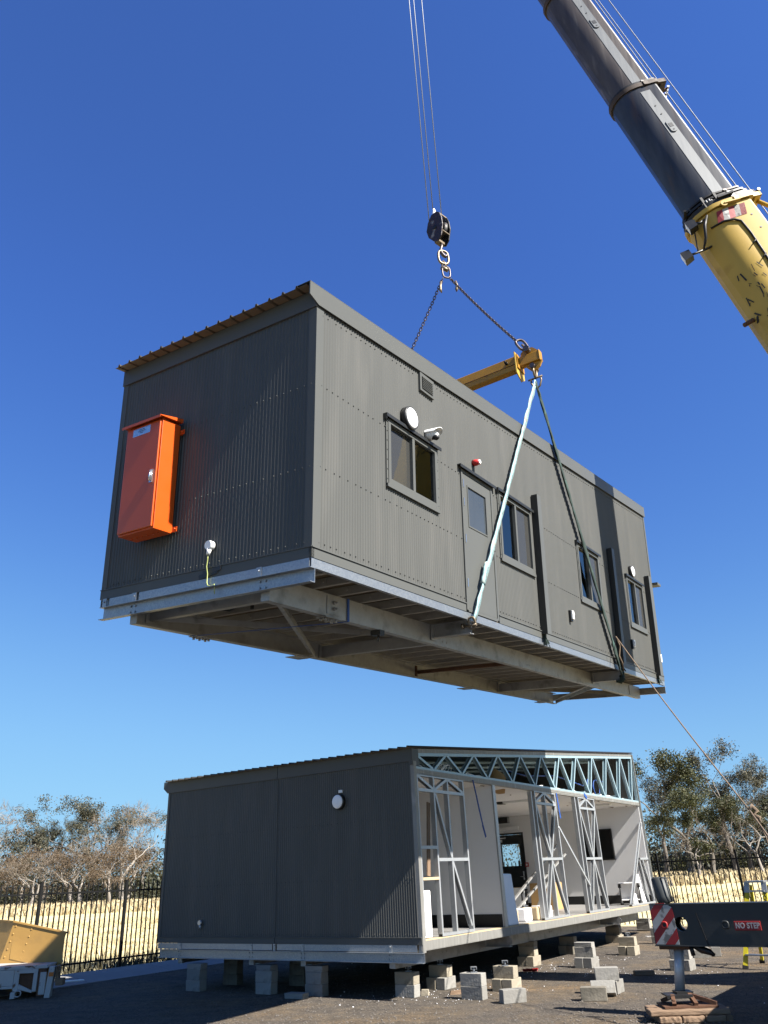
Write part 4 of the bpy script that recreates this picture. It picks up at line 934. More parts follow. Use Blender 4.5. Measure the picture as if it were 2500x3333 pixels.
# =================================================================== FENCES
def fence(name, label, P0, P1, nb, pitch, zb, hh=2.05, stuff_after=None):
    P0 = V(P0); P1 = V(P1); d = (P1 - P0); Ln = d.length; d = d / Ln; sp = Ln / nb
    T = thing(name, label, 'fence', (P0.x, P0.y, zb))
    nn = V((-d.y, d.x, 0))
    for k in range(nb + 1):
        p = P0 + d * sp * k; mb = MB()
        mb.bar((p.x, p.y, zb - .1), (p.x, p.y, zb + hh + .02), .065, .065, up=nn); mb.bar((p.x, p.y, zb + hh + .02), (p.x, p.y, zb + hh + .035), .072, .072, up=nn); mb.build('post', 'fence', T, True)
    for k in range(nb):
        for z in (.20, hh - .22):
            a = P0 + d * (sp * k + .033); b = P0 + d * (sp * (k + 1) - .033); mb = MB()
            mb.bar((a.x, a.y, zb + z), (b.x, b.y, zb + z), .038, .038); mb.build('rail', 'fence', T, True)
    rest = MB(); nrest = 0; cnt = 0
    for k in range(nb):
        m_ = int(sp / pitch)
        for i in range(1, m_):
            p = P0 + d * (sp * k + sp * i / m_); mb = MB() if (stuff_after is None or stuff_after(k)) and cnt < 100 else rest
            mb.bar((p.x, p.y, zb + .06), (p.x, p.y, zb + hh - .07), .025, .025, up=nn)
            c = V((p.x, p.y, zb + hh - .07)); q = [c + nn * a + d * b for a, b in ((-.018, -.018), (.018, -.018), (.018, .018), (-.018, .018))]
            mb.add(q + [c + V((0, 0, .085))], [(0, 1, 4), (1, 2, 4), (2, 3, 4), (3, 0, 4), (3, 2, 1, 0)])
            if mb is not rest: mb.build('picket', 'fence', T, True); cnt += 1
            else: nrest += 1
    if nrest: o = rest.build('distant_pickets', 'fence', T, True); tag(o, kind='stuff')
    return T
a = LW(-10.48, -5.33, 0); b = LW(-10.48, 14.6, 0)
fence('picket_fence', 'black steel picket fence running along the kerb on the left of the yard', (a.x, a.y, 0), (b.x, b.y, 0), 8, .1465, .10, 1.97, lambda k: k < 4)
xr0 = b.x
fence('picket_fence', 'black steel picket fence across the back of the yard on the right', (LW(-9.87, 14.62, 0).x, LW(-9.87, 14.62, 0).y, 0), (LW(19.0, 14.62, 0).x, LW(19.0, 14.62, 0).y, 0), 12, .1465, .18, 2.03, lambda k: k >= 4)

# =================================================================== TREES
def tree_mesh(seed, kind):
    r = random.Random(seed); tr = MB(); cr = MB()
    H = 12.
    spec = dict(green=dict(levels=5, dens=88, leaf=.20, clus=.66, leafmin=3, upw=.25, spread=.62),
                grey=dict(levels=5, dens=70, leaf=.18, clus=.58, leafmin=4, upw=.3, spread=.58),
                brown=dict(levels=5, dens=40, leaf=.15, clus=.80, leafmin=3, upw=.10, spread=.75),
                bare=dict(levels=6, dens=0, leaf=.1, clus=.4, leafmin=9, upw=.22, spread=.62))[kind]
    def rv(s): return V((r.gauss(0, s), r.gauss(0, s), r.gauss(0, s)))
    def leaves(p, n, rad):
        for _ in range(n):
            c = p + V((r.gauss(0, rad * .5), r.gauss(0, rad * .5), r.gauss(0, rad * .36)))
            s_ = spec['leaf'] * r.uniform(.5, 1.2); a = rv(1).normalized(); b = a.cross(rv(1)).normalized()
            cr.add([c - a * s_ * .5, c + b * s_ * .26, c + a * s_ * .5, c - b * s_ * .26], [(0, 1, 2, 3)])
    def twigs(p, d, n, ln):
        for _ in range(n):
            e = (d + rv(.55)).normalized(); q = p + e * ln * r.uniform(.5, 1.2)
            s_ = e.cross(rv(1)).normalized() * .014
            cr.add([p - s_, p + s_, q + s_ * .3, q - s_ * .3], [(0, 1, 2, 3)])
            m_ = p.lerp(q, .5)
            for _k in range(2):
                e2 = (e + rv(.6)).normalized(); q2 = m_ + e2 * ln * .5; cr.add([m_ - s_ * .7, m_ + s_ * .7, q2], [(0, 1, 2)])
    def branch(p, d, ln, rad, lev):
        n = 4 if lev < 3 else 3; pts = [p]; rs = [rad]
        for i in range(n):
            d = (d + rv(.13 if lev == 0 else .24) + V((0, 0, spec['upw'] * .22))).normalized(); p = p + d * ln / n; pts.append(p); rs.append(rad * (1 - .38 * (i + 1) / n))
        if rad > .008: tr.tube(pts, rs, 6 if lev < 2 else (4 if lev < 4 else 3), cap=False)
        if lev >= spec['leafmin'] and spec['dens']:
            leaves(p, int(spec['dens'] * (1.2 if lev > 3 else .7)), spec['clus'])
            if lev > 3: leaves(pts[1], spec['dens'] // 3, spec['clus'] * .8)
        if lev >= spec['levels']:
            if kind in ('bare', 'brown'): twigs(p, d, 5 if kind == 'bare' else 3, .75)
            return
        kids = (r.choice([2, 3]) if lev == 0 else r.choice([2, 2, 3]))
        az = r.uniform(0, 6.28)
        for k in range(kids):
            az += 6.28 / kids + r.uniform(-.5, .5); t = spec['spread'] * r.uniform(.6, 1.25)
            x = d.cross(V((.3, .2, 1))).normalized(); y = d.cross(x)
            nd = (d * math.cos(t) + (x * math.cos(az) + y * math.sin(az)) * math.sin(t)).normalized()
            st = p if k < 2 else pts[-2]
            branch(st, nd, ln * r.uniform(.62, .86), rs[-1] * r.uniform(.62, .8), lev + 1)
    th = {'green': 3.0, 'grey': 3.6, 'brown': 2.4, 'bare': 2.6}[kind]
    branch(V((0, 0, -.2)), V((r.uniform(-.12, .12), r.uniform(-.12, .12), 1)).normalized(), th, {'green': .30, 'grey': .28, 'brown': .27, 'bare': .30}[kind], 0)
    zs = max(v[2] for v in (cr.v or tr.v)); return tr, cr, zs
TREEP = {}
def tree_proto(kind, seed):
    key = (kind, seed)
    if key not in TREEP:
        tr, cr, zs = tree_mesh(seed, kind)
        bm_ = 'palebark' if kind in ('bare', 'brown') else 'bark'
        lm = {'green': 'leafgreen', 'grey': 'leafgrey', 'brown': 'leafbrown', 'bare': 'twig'}[kind]
        out = []
        for nm, mb, mt in (('trunk', tr, bm_), ('crown', cr, lm)):
            k = 10. / zs
            me = bpy.data.meshes.new(nm); me.from_pydata([(v[0] * k, v[1] * k, v[2] * k) for v in mb.v], [], mb.f); me.materials.append(M[mt])
            me.polygons.foreach_set('use_smooth', mb.sm); out.append((nm, me))
        TREEP[key] = out
    return TREEP[key]
def tree(kind, seed, px_ratio, dist, h, label, group, wide=1., rz=None):
    x, y = px_ratio * dist, dist
    h *= (.77 if kind == 'grey' else .64) if px_ratio < -.25 else .84; wide *= 1.15 if px_ratio < -.25 else 1.08
    nm = {'green': 'eucalyptus_tree', 'grey': 'eucalyptus_tree', 'brown': 'dry_tree', 'bare': 'dead_tree'}[kind]
    r0 = rnd.uniform(0, 6.28) if rz is None else rz
    s = h / 10.
    T = bpy.data.objects.new(nm, None); COL.objects.link(T); T.location = (x, y, gh(x, y) - .05); T.rotation_euler = (0, 0, r0); T.scale = (s * wide, s * wide, s)
    tag(T, label, 'tree', group)
    for n_, me in tree_proto(kind, seed):
        o = bpy.data.objects.new(n_, me); COL.objects.link(o); o.parent = T
    return T
GL, GR = 'trees beyond the left fence', 'trees beyond the right fence'
# left: ratio x/y, from the left frame edge to the building
for args in (('bare', 1, -.505, 88, 17.5, 'tall bleached dead tree at the left edge of the photo', GL, .9),
             ('grey', 2, -.452, 100, 12.2, 'rounded grey green tree standing just right of the tall dead tree', GL, .8),
             ('brown', 3, -.520, 90, 10.0, 'dry brown spreading tree at the foot of the tall dead tree', GL, 1.0),
             ('brown', 4, -.468, 84, 7.4, 'low dry brown tree in front of the rounded grey green tree', GL, 1.3),
             ('brown', 5, -.417, 84, 9.4, 'broad dry brown tree with white limbs in the middle of the left group', GL, 1.25),
             ('grey', 6, -.425, 100, 12.2, 'thin grey green tree poking up behind the broad dry brown tree', GL, .7),
             ('grey', 7, -.393, 104, 14.8, 'slim upright grey green tree right of the broad dry brown tree', GL, .62),
             ('grey', 2, -.362, 98, 15.6, 'tallest leafy tree of the left group with dense dark top', GL, .95),
             ('bare', 8, -.340, 86, 14.8, 'pale bare tree beside the dark end wall of the building', GL, .8),
             ('bare', 9, -.322, 82, 14.9, 'dead tree with twisted white limbs partly behind the building', GL, .9),
             ('brown', 5, -.372, 82, 8.4, 'dry brown tree below the tallest leafy tree', GL, 1.1),
             ('brown', 3, -.338, 80, 9.0, 'dry brown tree below the pale bare trees near the building', GL, 1.0),
             ('bare', 1, -.382, 82, 9.6, 'bent dead tree with pale forked limbs below the tallest leafy tree', GL, 1.2),
             ('brown', 4, -.500, 80, 8.6, 'dry brown tree in front of the tall dead tree at the left edge', GL, 1.1),
             ('brown', 5, -.440, 88, 9.6, 'dry brown tree between the rounded grey green tree and the broad brown one', GL, .9),
             ('bare', 9, -.430, 80, 8.0, 'low dead tree with white limbs in front of the broad dry brown tree', GL, 1.2),
             ('grey', 7, -.350, 100, 13.0, 'grey green tree filling the gap right of the tallest leafy tree', GL, 1.0),
             ('brown', 4, -.318, 88, 10.5, 'dry brown tree close against the dark end wall', GL, 1.0),
             ('grey', 6, -.300, 95, 13, 'grey green tree mostly hidden behind the left end of the building', GL, .9)):
    tree(*args)
for args in (('green', 11, .338, 78, 14.3, 'large green tree right beside the far corner of the open building', GR, .95),
             ('grey', 12, .392, 80, 15.4, 'tall open crowned tree in the middle of the right group', GR, .9),
             ('grey', 7, .424, 84, 13.6, 'leaning tree with a tufted top left of the tag rope knot', GR, .72),
             ('green', 13, .362, 72, 9.0, 'bushy green tree low in front of the large green tree', GR, 1.1),
             ('green', 11, .392, 74, 8.6, 'bushy green tree at the foot of the tall open crowned tree', GR, 1.0),
             ('bare', 8, .423, 72, 8.2, 'dead pale tree right of the tall open crowned tree', GR, .8),
             ('grey', 2, .475, 84, 10.6, 'dark rounded tree at the right edge of the photo', GR, 1.0),
             ('grey', 12, .453, 92, 9.0, 'grey green tree left of the dark rounded tree at the edge', GR, 1.0),
             ('grey', 6, .312, 84, 12.5, 'grey green tree behind the far end of the open building', GR, 1.0),
             ('bare', 9, .348, 70, 5.2, 'dead white forked tree low beside the open building', GR, 1.2),
             ('grey', 6, .408, 83, 12.6, 'open grey green tree between the tall open crowned tree and the leaning tree', GR, 1.0),
             ('green', 11, .445, 86, 9.4, 'green tree behind the leaning tree with a tufted top', GR, 1.1),
             ('grey', 12, .352, 84, 10.5, 'grey green tree behind the large green tree', GR, 1.0),
             ('green', 13, .410, 80, 8.0, 'green tree behind the dead pale tree', GR, 1.1),
             ('grey', 2, .440, 78, 7.4, 'low grey green tree below the tag rope knot', GR, 1.1),
             ('green', 11, .47, 90, 8.4, 'green tree behind the dark rounded tree at the edge', GR, 1.2),
             ('green', 13, .50, 82, 9.6, 'green tree just past the right edge of the photo', GR, .9)):
    tree(*args)
for k, (ra, d, h) in enumerate(((-.20, 90, 12), (-.17, 85, 11), (-.05, 92, 12), (.10, 95, 13), (.145, 66, 9.5), (.165, 72, 11), (.185, 64, 9), (.21, 75, 11))):
    tree(('grey', 'green')[k % 2], (12, 11)[k % 2], ra, d, h, 'eucalyptus seen only through the exit door glass or hidden behind the building', 'trees behind the building')
# far woodland mass and shrubs
sh = MB(); r = random.Random(31)
for k in range(620):
    side = r.random()
    ra = r.uniform(-.60, -.22) if side < .45 else (r.uniform(.28, .62) if side < .9 else r.uniform(-.22, .28)); d = r.uniform(84, 118); x, y = ra * d, d; z = gh(x, y); hh = r.uniform(2.0, 7.0); rad = r.uniform(1.2, 2.6)
    for _ in range(130):
        c = V((x + max(-2, min(2, r.gauss(0, .6))) * rad, y + r.gauss(0, rad * .6), z + hh * min(1.05, abs(r.gauss(0, .5)))))
        s_ = r.uniform(.18, .45); a = V((r.gauss(0, 1), r.gauss(0, 1), r.gauss(0, 1))).normalized(); b = a.cross(V((r.gauss(0, 1), r.gauss(0, 1), r.gauss(0, 1)))).normalized()
        sh.add([c - a * s_ * .5, c + b * s_ * .3, c + a * s_ * .5, c - b * s_ * .3], [(0, 1, 2, 3)])
tag(sh.build('undergrowth', 'leafdark'), 'dark scrub filling in between the tree trunks beyond the paddock', 'undergrowth', kind='stuff')
gr = MB(); r = random.Random(5)
for k in range(26000):
    side = r.random()
    ra = r.uniform(-.62, -.25) if side < .45 else (r.uniform(.28, .62) if side < .92 else r.uniform(-.25, .28)); d = 62 + 24 * (r.random() ** .7); x, y = ra * d, d; z = gh(x, y); hh = r.uniform(.2, .62); w = r.uniform(.05, .12); t = r.uniform(0, 3.14); lean = r.gauss(0, .18)
    c, s_ = math.cos(t) * w, math.sin(t) * w
    gr.add([(x - c, y - s_, z - .05), (x + c, y + s_, z - .05), (x + c * .4 + lean, y + s_ * .4, z + hh), (x - c * .7 + lean, y - s_ * .7, z + hh * .85)], [(0, 1, 2, 3)])
for k in range(2600):
    ra = r.uniform(-.60, -.27) if r.random() < .6 else r.uniform(.29, .6); d = r.uniform(27, 52); x, y = ra * d, d
    if r.random() < .5: pass
    z = gh(x, y); hh = r.uniform(.06, .22); 
    for q in range(4):
        t = r.uniform(0, 3.14); w = .03; ox, oy = r.gauss(0, .08), r.gauss(0, .08); c, s_ = math.cos(t) * w, math.sin(t) * w; ln = r.gauss(0, .06)
        gr.add([(x + ox - c, y + oy - s_, z - .03), (x + ox + c, y + oy + s_, z - .03), (x + ox + ln, y + oy, z + hh)], [(0, 1, 2)])
tag(gr.build('dry_grass', 'grassdry'), 'tall dry straw coloured grass across the paddock', 'grass', kind='stuff')
wd = MB(); r = random.Random(9)
for k in range(420):
    Y = r.uniform(-5, 9); X = -10.9 - abs(r.gauss(0, 1.2)); p = LW(X, Y, 0); hh = r.uniform(.1, .45)
    for q in range(7):
        a = V((r.gauss(0, .10), r.gauss(0, .10), 0)); w = r.uniform(.01, .03); t = r.uniform(0, 3.14); c, s_ = math.cos(t) * w, math.sin(t) * w
        wd.add([(p.x + a.x - c, p.y + a.y - s_, 0), (p.x + a.x + c, p.y + a.y + s_, 0), (p.x + a.x * 2, p.y + a.y * 2, hh * r.uniform(.6, 1))], [(0, 1, 2)])
tag(wd.build('weeds', 'leafgrey'), 'scruffy grey green weeds along the foot of the left fence', 'weeds', kind='stuff')

# =================================================================== DEBRIS ON THE GRAVEL
st = MB(); r = random.Random(3)
def pebble(mb, x, y, s, z=0.):
    c = V((x, y, z + s * .3)); vs = []
    for dx, dy, dz in ((1, 0, 0), (-1, 0, 0), (0, 1, 0), (0, -1, 0), (0, 0, .8), (0, 0, -.8)): vs.append(c + V((dx * s * r.uniform(.6, 1.2), dy * s * r.uniform(.6, 1.2), dz * s * r.uniform(.5, 1))))
    mb.add(vs, [(0, 2, 4), (2, 1, 4), (1, 3, 4), (3, 0, 4), (2, 0, 5), (1, 2, 5), (3, 1, 5), (0, 3, 5)])
for k in range(9000):
    y = 12 + 11 * r.random() ** 1.5; x = r.uniform(-.48, .55) * y; pebble(st, x, y, r.uniform(.006, .020))
tag(st.build('gravel_stones', mat('stone_chips', (.24, .21, .18), .9, 0, (.11, .095, .082), 14, .7)), 'loose stone chips scattered over the gravel yard', 'gravel', kind='stuff')
fm = MB()
for k in range(300):
    t = r.random(); cx, cy = r.choice([(2.4, 19.0), (3.6, 19.6), (4.6, 20.6), (2.0, 18.6), (-.1, 15.7), (.7, 15.2), (1.2, 16), (3.9, 18.2), (5.2, 17.5)]); pebble(fm, cx + r.gauss(0, .45), cy + r.gauss(0, .35), r.uniform(.004, .012))
for k in range(36): y = r.uniform(13.2, 22); pebble(fm, r.uniform(-.08, .4) * y, y, r.uniform(.006, .018))
tag(fm.build('foam_crumbs', 'foam'), 'white packing foam crumbs scattered on the gravel', 'litter', kind='stuff')
mb = MB()
for k in range(9):
    x, y = 2.55 + r.gauss(0, .12), 18.55 + r.gauss(0, .08); mb.hexa([(x + r.uniform(-.1, .1), y + r.uniform(-.07, .07), .01 + .03 * (i // 4) + r.uniform(0, .03)) for i in range(8)])
tag(mb.build('crumpled_wrapper', 'red'), 'crumpled red wrapper on the gravel under the open side', 'litter')
mb = MB(); mb.box(4.40, 4.78, 17.2, 17.34, .0, .08); tag(bevel(mb.build('timber_offcut', 'timber'), .01), 'short dark timber offcut on the gravel left of the outrigger rod', 'timber offcut')
mb = MB(); mb.hexa([(.78, 15.72, 0), (1.0, 15.75, 0), (1.0, 15.83, 0), (.78, 15.8, 0), (.80, 15.72, .06), (1.0, 15.76, .05), (.99, 15.83, .06), (.79, 15.8, .05)]); tag(mb.build('brick_fragment', 'timber'), 'small reddish brick fragment behind the isolated two block stack', 'brick')
mb = MB(); mb.hexa([(.28, 15.75, 0), (.40, 15.72, 0), (.43, 15.82, 0), (.3, 15.84, 0), (.29, 15.75, .09), (.40, 15.72, .09), (.42, 15.82, .09), (.3, 15.84, .09)]); tag(mb.build('brick_fragment', 'limestone'), 'small cream brick fragment against the near corner stack', 'brick')
mb = MB(); mb.box(6.95, 7.4, 25.2, 25.5, 0, .08); tag(bevel(mb.build('timber_offcut', 'warnwhite'), .01), 'pale flat offcut on the gravel beyond the far end of the building', 'timber offcut')

# =================================================================== RIGGING
def band(mb, a, b, w, t, n, nrm, seedv=0, mi=0, sag=0.):
    """flat webbing from a to b, facing nrm, with slight waviness"""
    r = random.Random(seedv); a = V(a); b = V(b); d = (b - a).normalized(); nrm = V(nrm); s_ = d.cross(nrm).normalized(); u = s_.cross(d)
    vs = []
    for i in range(n + 1):
        f = i / n; p = a.lerp(b, f) + s_ * r.gauss(0, .0018) + u * (r.gauss(0, .002) - sag * 4 * f * (1 - f)); ww = w * r.uniform(.9, 1.1); tw = r.gauss(0, .12)
        x = (s_ * math.cos(tw) + u * math.sin(tw)) * ww / 2
        vs += [p - x - u * t / 2, p + x - u * t / 2, p + x + u * t / 2, p - x + u * t / 2]
    fs = []
    for i in range(n):
        for j in range(4): fs.append((4 * i + j, 4 * i + (j + 1) % 4, 4 * i + 4 + (j + 1) % 4, 4 * i + 4 + j))
    fs += [(3, 2, 1, 0), (4 * n, 4 * n + 1, 4 * n + 2, 4 * n + 3)]
    mb.add(vs, fs, mi, True)
apex = (.07, 6.31, 4.80)
def sling(foot, mt, label, seedv, w):
    mb = MB(); A = SW(*apex); B = SW(*foot); nr = RS @ V((1, 0, 0)); off = RS @ V((0, .022, 0))
    band(mb, A + off, B + off, w, .012, 30, nr, seedv); band(mb, A - off * .6 + nr * .012, B - off * .6 + nr * .016, w * .9, .012, 46, nr, seedv + 1)
    o = mb.build('web_sling', mt); o['category'] = 'lifting sling'; o['label'] = label; o['group'] = 'web slings on the hanging module'
    return o
s1 = sling((.058, 3.37, -.12), 'slingblue', 'faded pale blue web sling running down to the beam below the door', 3, .080)
mb = MB(); p = SW(.07, 3.85, .78); q = SW(.07, 3.68, .45); band(mb, p, q, .085, .04, 8, RS @ V((1, 0, 0)), 5); mb.build('bunched_sleeve', 'slingblue', s1, True)
s2 = sling((.062, 9.66, -.2), 'slinggreen', 'dark green web sling running down past the third window', 8, .125)
mb = MB(); mb.box(0, 0, 0, 0, 0, 0)
mb = MB(); w0 = SW(.04, 9.70, -.2); mb.tube([w0, SW(.05, 9.73, -.27), SW(.0, 9.74, -.31), SW(-.08, 9.72, -.30)], [.05, .06, .055, .03], 8); mb.build('wrapped_end', 'slinggreen', s2, True)
# shackle at the sling foot
T = thing('lifting_shackle', 'worn yellowish shackle joining the pale blue sling to its beam', 'shackle', Matrix.Translation(SW(.02, 3.36, -.25)) @ RS.to_4x4())
mb = MB(); mb.ring((.03, -.02, .10), (0, 1, .2), .075, .05, .016, 20, 8); mb.build('bow', 'chaingold', T)
mb = MB(); mb.cyl((-.09, -.02, .07), (.10, -.02, .07), .018, 12); mb.disc((-.12, -.02, .07), (1, 0, 0), .036, .03, 16); mb.build('pin', 'chaingold', T)
# spreader beam: kept level while the module is tilted
c0 = SW(-1.65, 6.45, 5.27); ex = (SW(0, 6.45, 5) - SW(-1, 6.45, 5)); ex.z = 0; ex.normalize(); ez = V((0, 0, 1)); ey = ez.cross(ex)
MSp = Matrix.Translation(c0) @ Matrix((ex, ey, ez)).transposed().to_4x4()
spz = (SW(-.3, 6.45, 5.36) - c0).z
sp = thing('spreader_beam', 'yellow steel spreader beam hanging from the chains above the module roof', 'spreader beam', MSp)
h = .30
mb = MB(); mb.box(-1.40, 1.36, -.08, .08, spz - .16, spz + .14); bevel(mb.build('box_beam', 'yellow', sp), .01)
mb = MB(); mb.box(-1.40, 1.36, -.09, -.0805, spz - .05, spz - .04); mb.build('weld_seam', 'rust', sp)
mb = MB()
mb.prism([(-.18, .17), (.18, .17), (.18, -.30), (.02, -.42), (-.18, -.30)], (1.3605, 0, spz), (0, 1, 0), (0, 0, 1), (.02, 0, 0)); mb.build('end_plate', 'craneyel', sp)
mb = MB(); mb.prism([(-.15, .13), (.15, .13), (.15, -.18), (-.15, -.18)], (1.388, 0, spz), (0, 1, 0), (0, 0, 1), (.018, 0, 0)); mb.build('end_plate', 'yellow', sp)
mb = MB(); mb.box(1.407, 1.80, -.065, .065, spz - .115, spz + .085); mb.box(1.801, 1.82, -.07, .07, spz - .13, spz + .10); bevel(mb.build('end_insert', 'yellow', sp), .008)
mb = MB(); mb.prism([(-.16, 0), (.24, 0), (.10, .15), (-.06, .17), (-.14, .10)], (1.58, -.02, spz + .0855), (1, 0, 0), (0, 0, 1), (0, .04, 0)); mb.build('upper_lug', 'yellow', sp)
mb = MB(); mb.prism([(-.18, 0), (.18, 0), (.12, -.12), (.05, -.17), (-.05, -.17), (-.12, -.08)], (1.66, -.02, spz - .1155), (1, 0, 0), (0, 0, 1), (0, .04, 0)); mb.build('lower_lug', 'yellow', sp)
mb = MB(); mb.disc((1.16, -.081, spz + .03), (0, -1, 0), .03, .05, 12); mb.disc((1.16, -.13, spz + .03), (0, -1, 0), .018, .06, 10); mb.build('locking_pin', 'darksteel', sp)
for sg in (-1,):
    mb = MB(); mb.box(-1.80, -1.405, -.065, .065, spz - .115, spz + .085); mb.prism([(-.16, 0), (.16, 0), (.06, .16), (-.06, .16)], (-1.6, -.02, spz + .0855), (1, 0, 0), (0, 0, 1), (0, .04, 0)); mb.build('end_insert', 'yellow', sp)
# shackle under the tip
lug = MSp @ V((1.66, 0, spz - .23)); T = thing('bow_shackle', 'dark bow shackle under the tip of the yellow spreader beam', 'shackle', Matrix.Translation(lug) @ Matrix((ex, ey, ez)).transposed().to_4x4())
mb = MB(); mb.cyl((0, -.10, 0), (0, .10, 0), .030, 14); mb.disc((0, -.12, 0), (0, 1, 0), .055, .04, 6); mb.disc((0, .08, 0), (0, 1, 0), .05, .03, 16); mb.build('pin', 'chain', T)
mb = MB(); mb.tube([(0, -.07, .0), (0, -.075, -.10), (0, -.05, -.19), (0, 0, -.23), (0, .05, -.19), (0, .075, -.10), (0, .07, 0)], .022, 10); mb.build('bow', 'chaingold', T)
mb = MB(); mb.tube([(-.09, -.0, -.22), (-.10, 0, -.30), (-.06, 0, -.42), (0, 0, -.45), (.06, 0, -.42), (.10, 0, -.30), (.09, 0, -.22)], .018, 10); mb.cyl((-.15, 0, -.225), (.13, 0, -.225), .018, 10); mb.build('lower_bow', 'chaingold', T)
# hook, links, chains
def P(xz, yz): return V((1.53 + (xz - 555) * .00285 - (yz - 200) * .00002, 13.0, 11.755 + (770 - yz) * .00303 + CAMH))
ml = P(575, 745)
def link_chain(mb, a, b, pitch=.062, r=.0085):
    a = V(a); b = V(b); d = b - a; n = int(d.length / pitch); d.normalize(); s_ = d.cross(V((0, 0, 1))).normalized(); t = s_.cross(d)
    for i in range(n):
        c = a + d * pitch * (i + .5) - V((0, 0, .05)) * (4 * (i / n) * (1 - i / n)); nn = (s_ + t).normalized() if i % 2 else (s_ - t).normalized()
        mb.ring(c, nn, pitch * .72, pitch * .40, r * 1.15, 10, 5, up=d)
cs = thing('chain_sling', 'two leg chain sling hanging from the hook in an inverted V', 'chain sling', ml)
mb = MB(); mb.ring(ml, (.25, -1, 0), .155, .088, .020, 24, 8); mb.build('master_link', 'chain', cs, True)
tipR = MSp @ V((1.50, -.0, spz + .36)); tipL = MSp @ V((-1.60, 0, spz + .36))
a0 = P(598, 800); b0 = P(545, 800)
mb = MB(); link_chain(mb, a0, tipR + V((-.1, 0, .1))); mb.build('chain_leg', 'chain', cs, True)
mb = MB(); link_chain(mb, b0, tipL); mb.build('chain_leg', 'chain', cs, True)
mb = MB(); mb.tube([P(640, 830), P(648, 870), P(642, 905), P(640, 925)], [.02, .03, .035, .012], 8); mb.build('shortening_hook', 'chaingold', cs, True)
mb = MB(); mb.tube([P(530, 830), P(523, 870), P(520, 905), P(528, 930)], [.02, .03, .035, .012], 8); mb.build('shortening_hook', 'chaingold', cs, True)
mb = MB(); mb.ring(tipR + V((-.02, 0, .02)), (.1, -1, .2), .14, .09, .026, 20, 8, up=(a0 - tipR)); mb.build('end_hook', 'chain', cs, True)
sk_ = thing('bow_shackle', 'pale shackle with big bolt joining the chain hook to the spreader tip', 'shackle', tipR)
lugU = MSp @ V((1.60, 0, spz + .17))
mb = MB(); dd_ = (tipR - lugU).normalized(); mb.tube([lugU + V((0, .0, 0)), lugU.lerp(tipR, .6), tipR + dd_ * .03], [.035, .026, .024], 10); mb.build('bow', 'chaingold', sk_, True)
mb = MB(); mb.cyl(lugU - ey * .11, lugU + ey * .11, .05, 14); mb.disc(lugU - ey * .15, ey, .07, .05, 6); mb.build('pin', 'chain', sk_, True)
hk = thing('hook_block', 'dark flaking single sheave hook block hanging from the hoist ropes', 'hook block', P(555, 490))
nB = V((-.72, -.69, 0)); wB = V((.69, -.72, 0)); cB = P(545, 345)
plate = [(-.07, .43), (.08, .43), (.17, .34), (.22, .18), (.24, -.06), (.17, -.34), (.06, -.44), (-.06, -.36), (-.20, -.16), (-.25, .06), (-.19, .27)]
for sg in (1, -1):
    mb = MB(); mb.prism(plate, cB + nB * (.11 * sg), wB, (0, 0, 1), nB * (.028 * sg)); bevel(mb.build('cheek_plate', 'blockpaint' if sg > 0 else 'darksteel', hk, True), .008)
mb = MB(); mb.tube([cB - nB * .055, cB - nB * .03, cB, cB + nB * .03, cB + nB * .055], [.23, .205, .195, .205, .23], 28); mb.cyl(cB - nB * .16, cB + nB * .16, .05, 14); mb.build('sheave', 'darksteel', hk, True)
mb = MB(); mb.bar(cB + wB * .19 - nB * .109 + V((0, 0, -.20)), cB + wB * .19 + nB * .109 + V((0, 0, -.20)), .03, .02); mb.build('crossbar', 'chaingold', hk, True)
mb = MB(); mb.bar(cB + wB * .15 - nB * .109 + V((0, 0, .33)), cB + wB * .15 + nB * .109 + V((0, 0, .33)), .03, .03); mb.build('crossbar', 'chaingold', hk, True)
mb = MB(); mb.bar(cB - nB * .109 + V((0, 0, -.36)), cB + nB * .109 + V((0, 0, -.36)), .12, .08); mb.build('crossbar', 'chaingold', hk, True)
mb = MB(); mb.tube([P(525, 205), P(523, 190), P(521, 150), P(519, 128)], [.06, .062, .034, .02], 10); mb.build('rope_socket', 'foam', hk, True)
mb = MB(); mb.tube([P(558, 475), P(556, 505), P(547, 530), P(552, 565), P(568, 590), P(580, 600), P(590, 590), P(592, 572)], [.03, .032, .034, .04, .042, .036, .026, .012], 12); mb.build('hook', 'chain', hk, True)
T = thing('coupling_ring', 'large worn oval ring linking the hook to the shackle', 'ring', P(565, 680))
mb = MB(); mb.ring(P(563, 606), (.35, -1, 0), .185, .118, .028, 28, 10); mb.build('ring_body', 'chaingold', T, True)
T = thing('bow_shackle', 'golden shackle between the large oval ring and the chain master link', 'shackle', P(565, 755))
mb = MB(); mb.tube([P(548, 705), P(550, 660), P(560, 638), P(570, 660), P(578, 705)], .024, 10); mb.build('bow', 'chaingold', T, True)
mb = MB(); mb.cyl(P(540, 700), P(590, 730), .045, 14); mb.build('pin', 'chaingold', T, True)
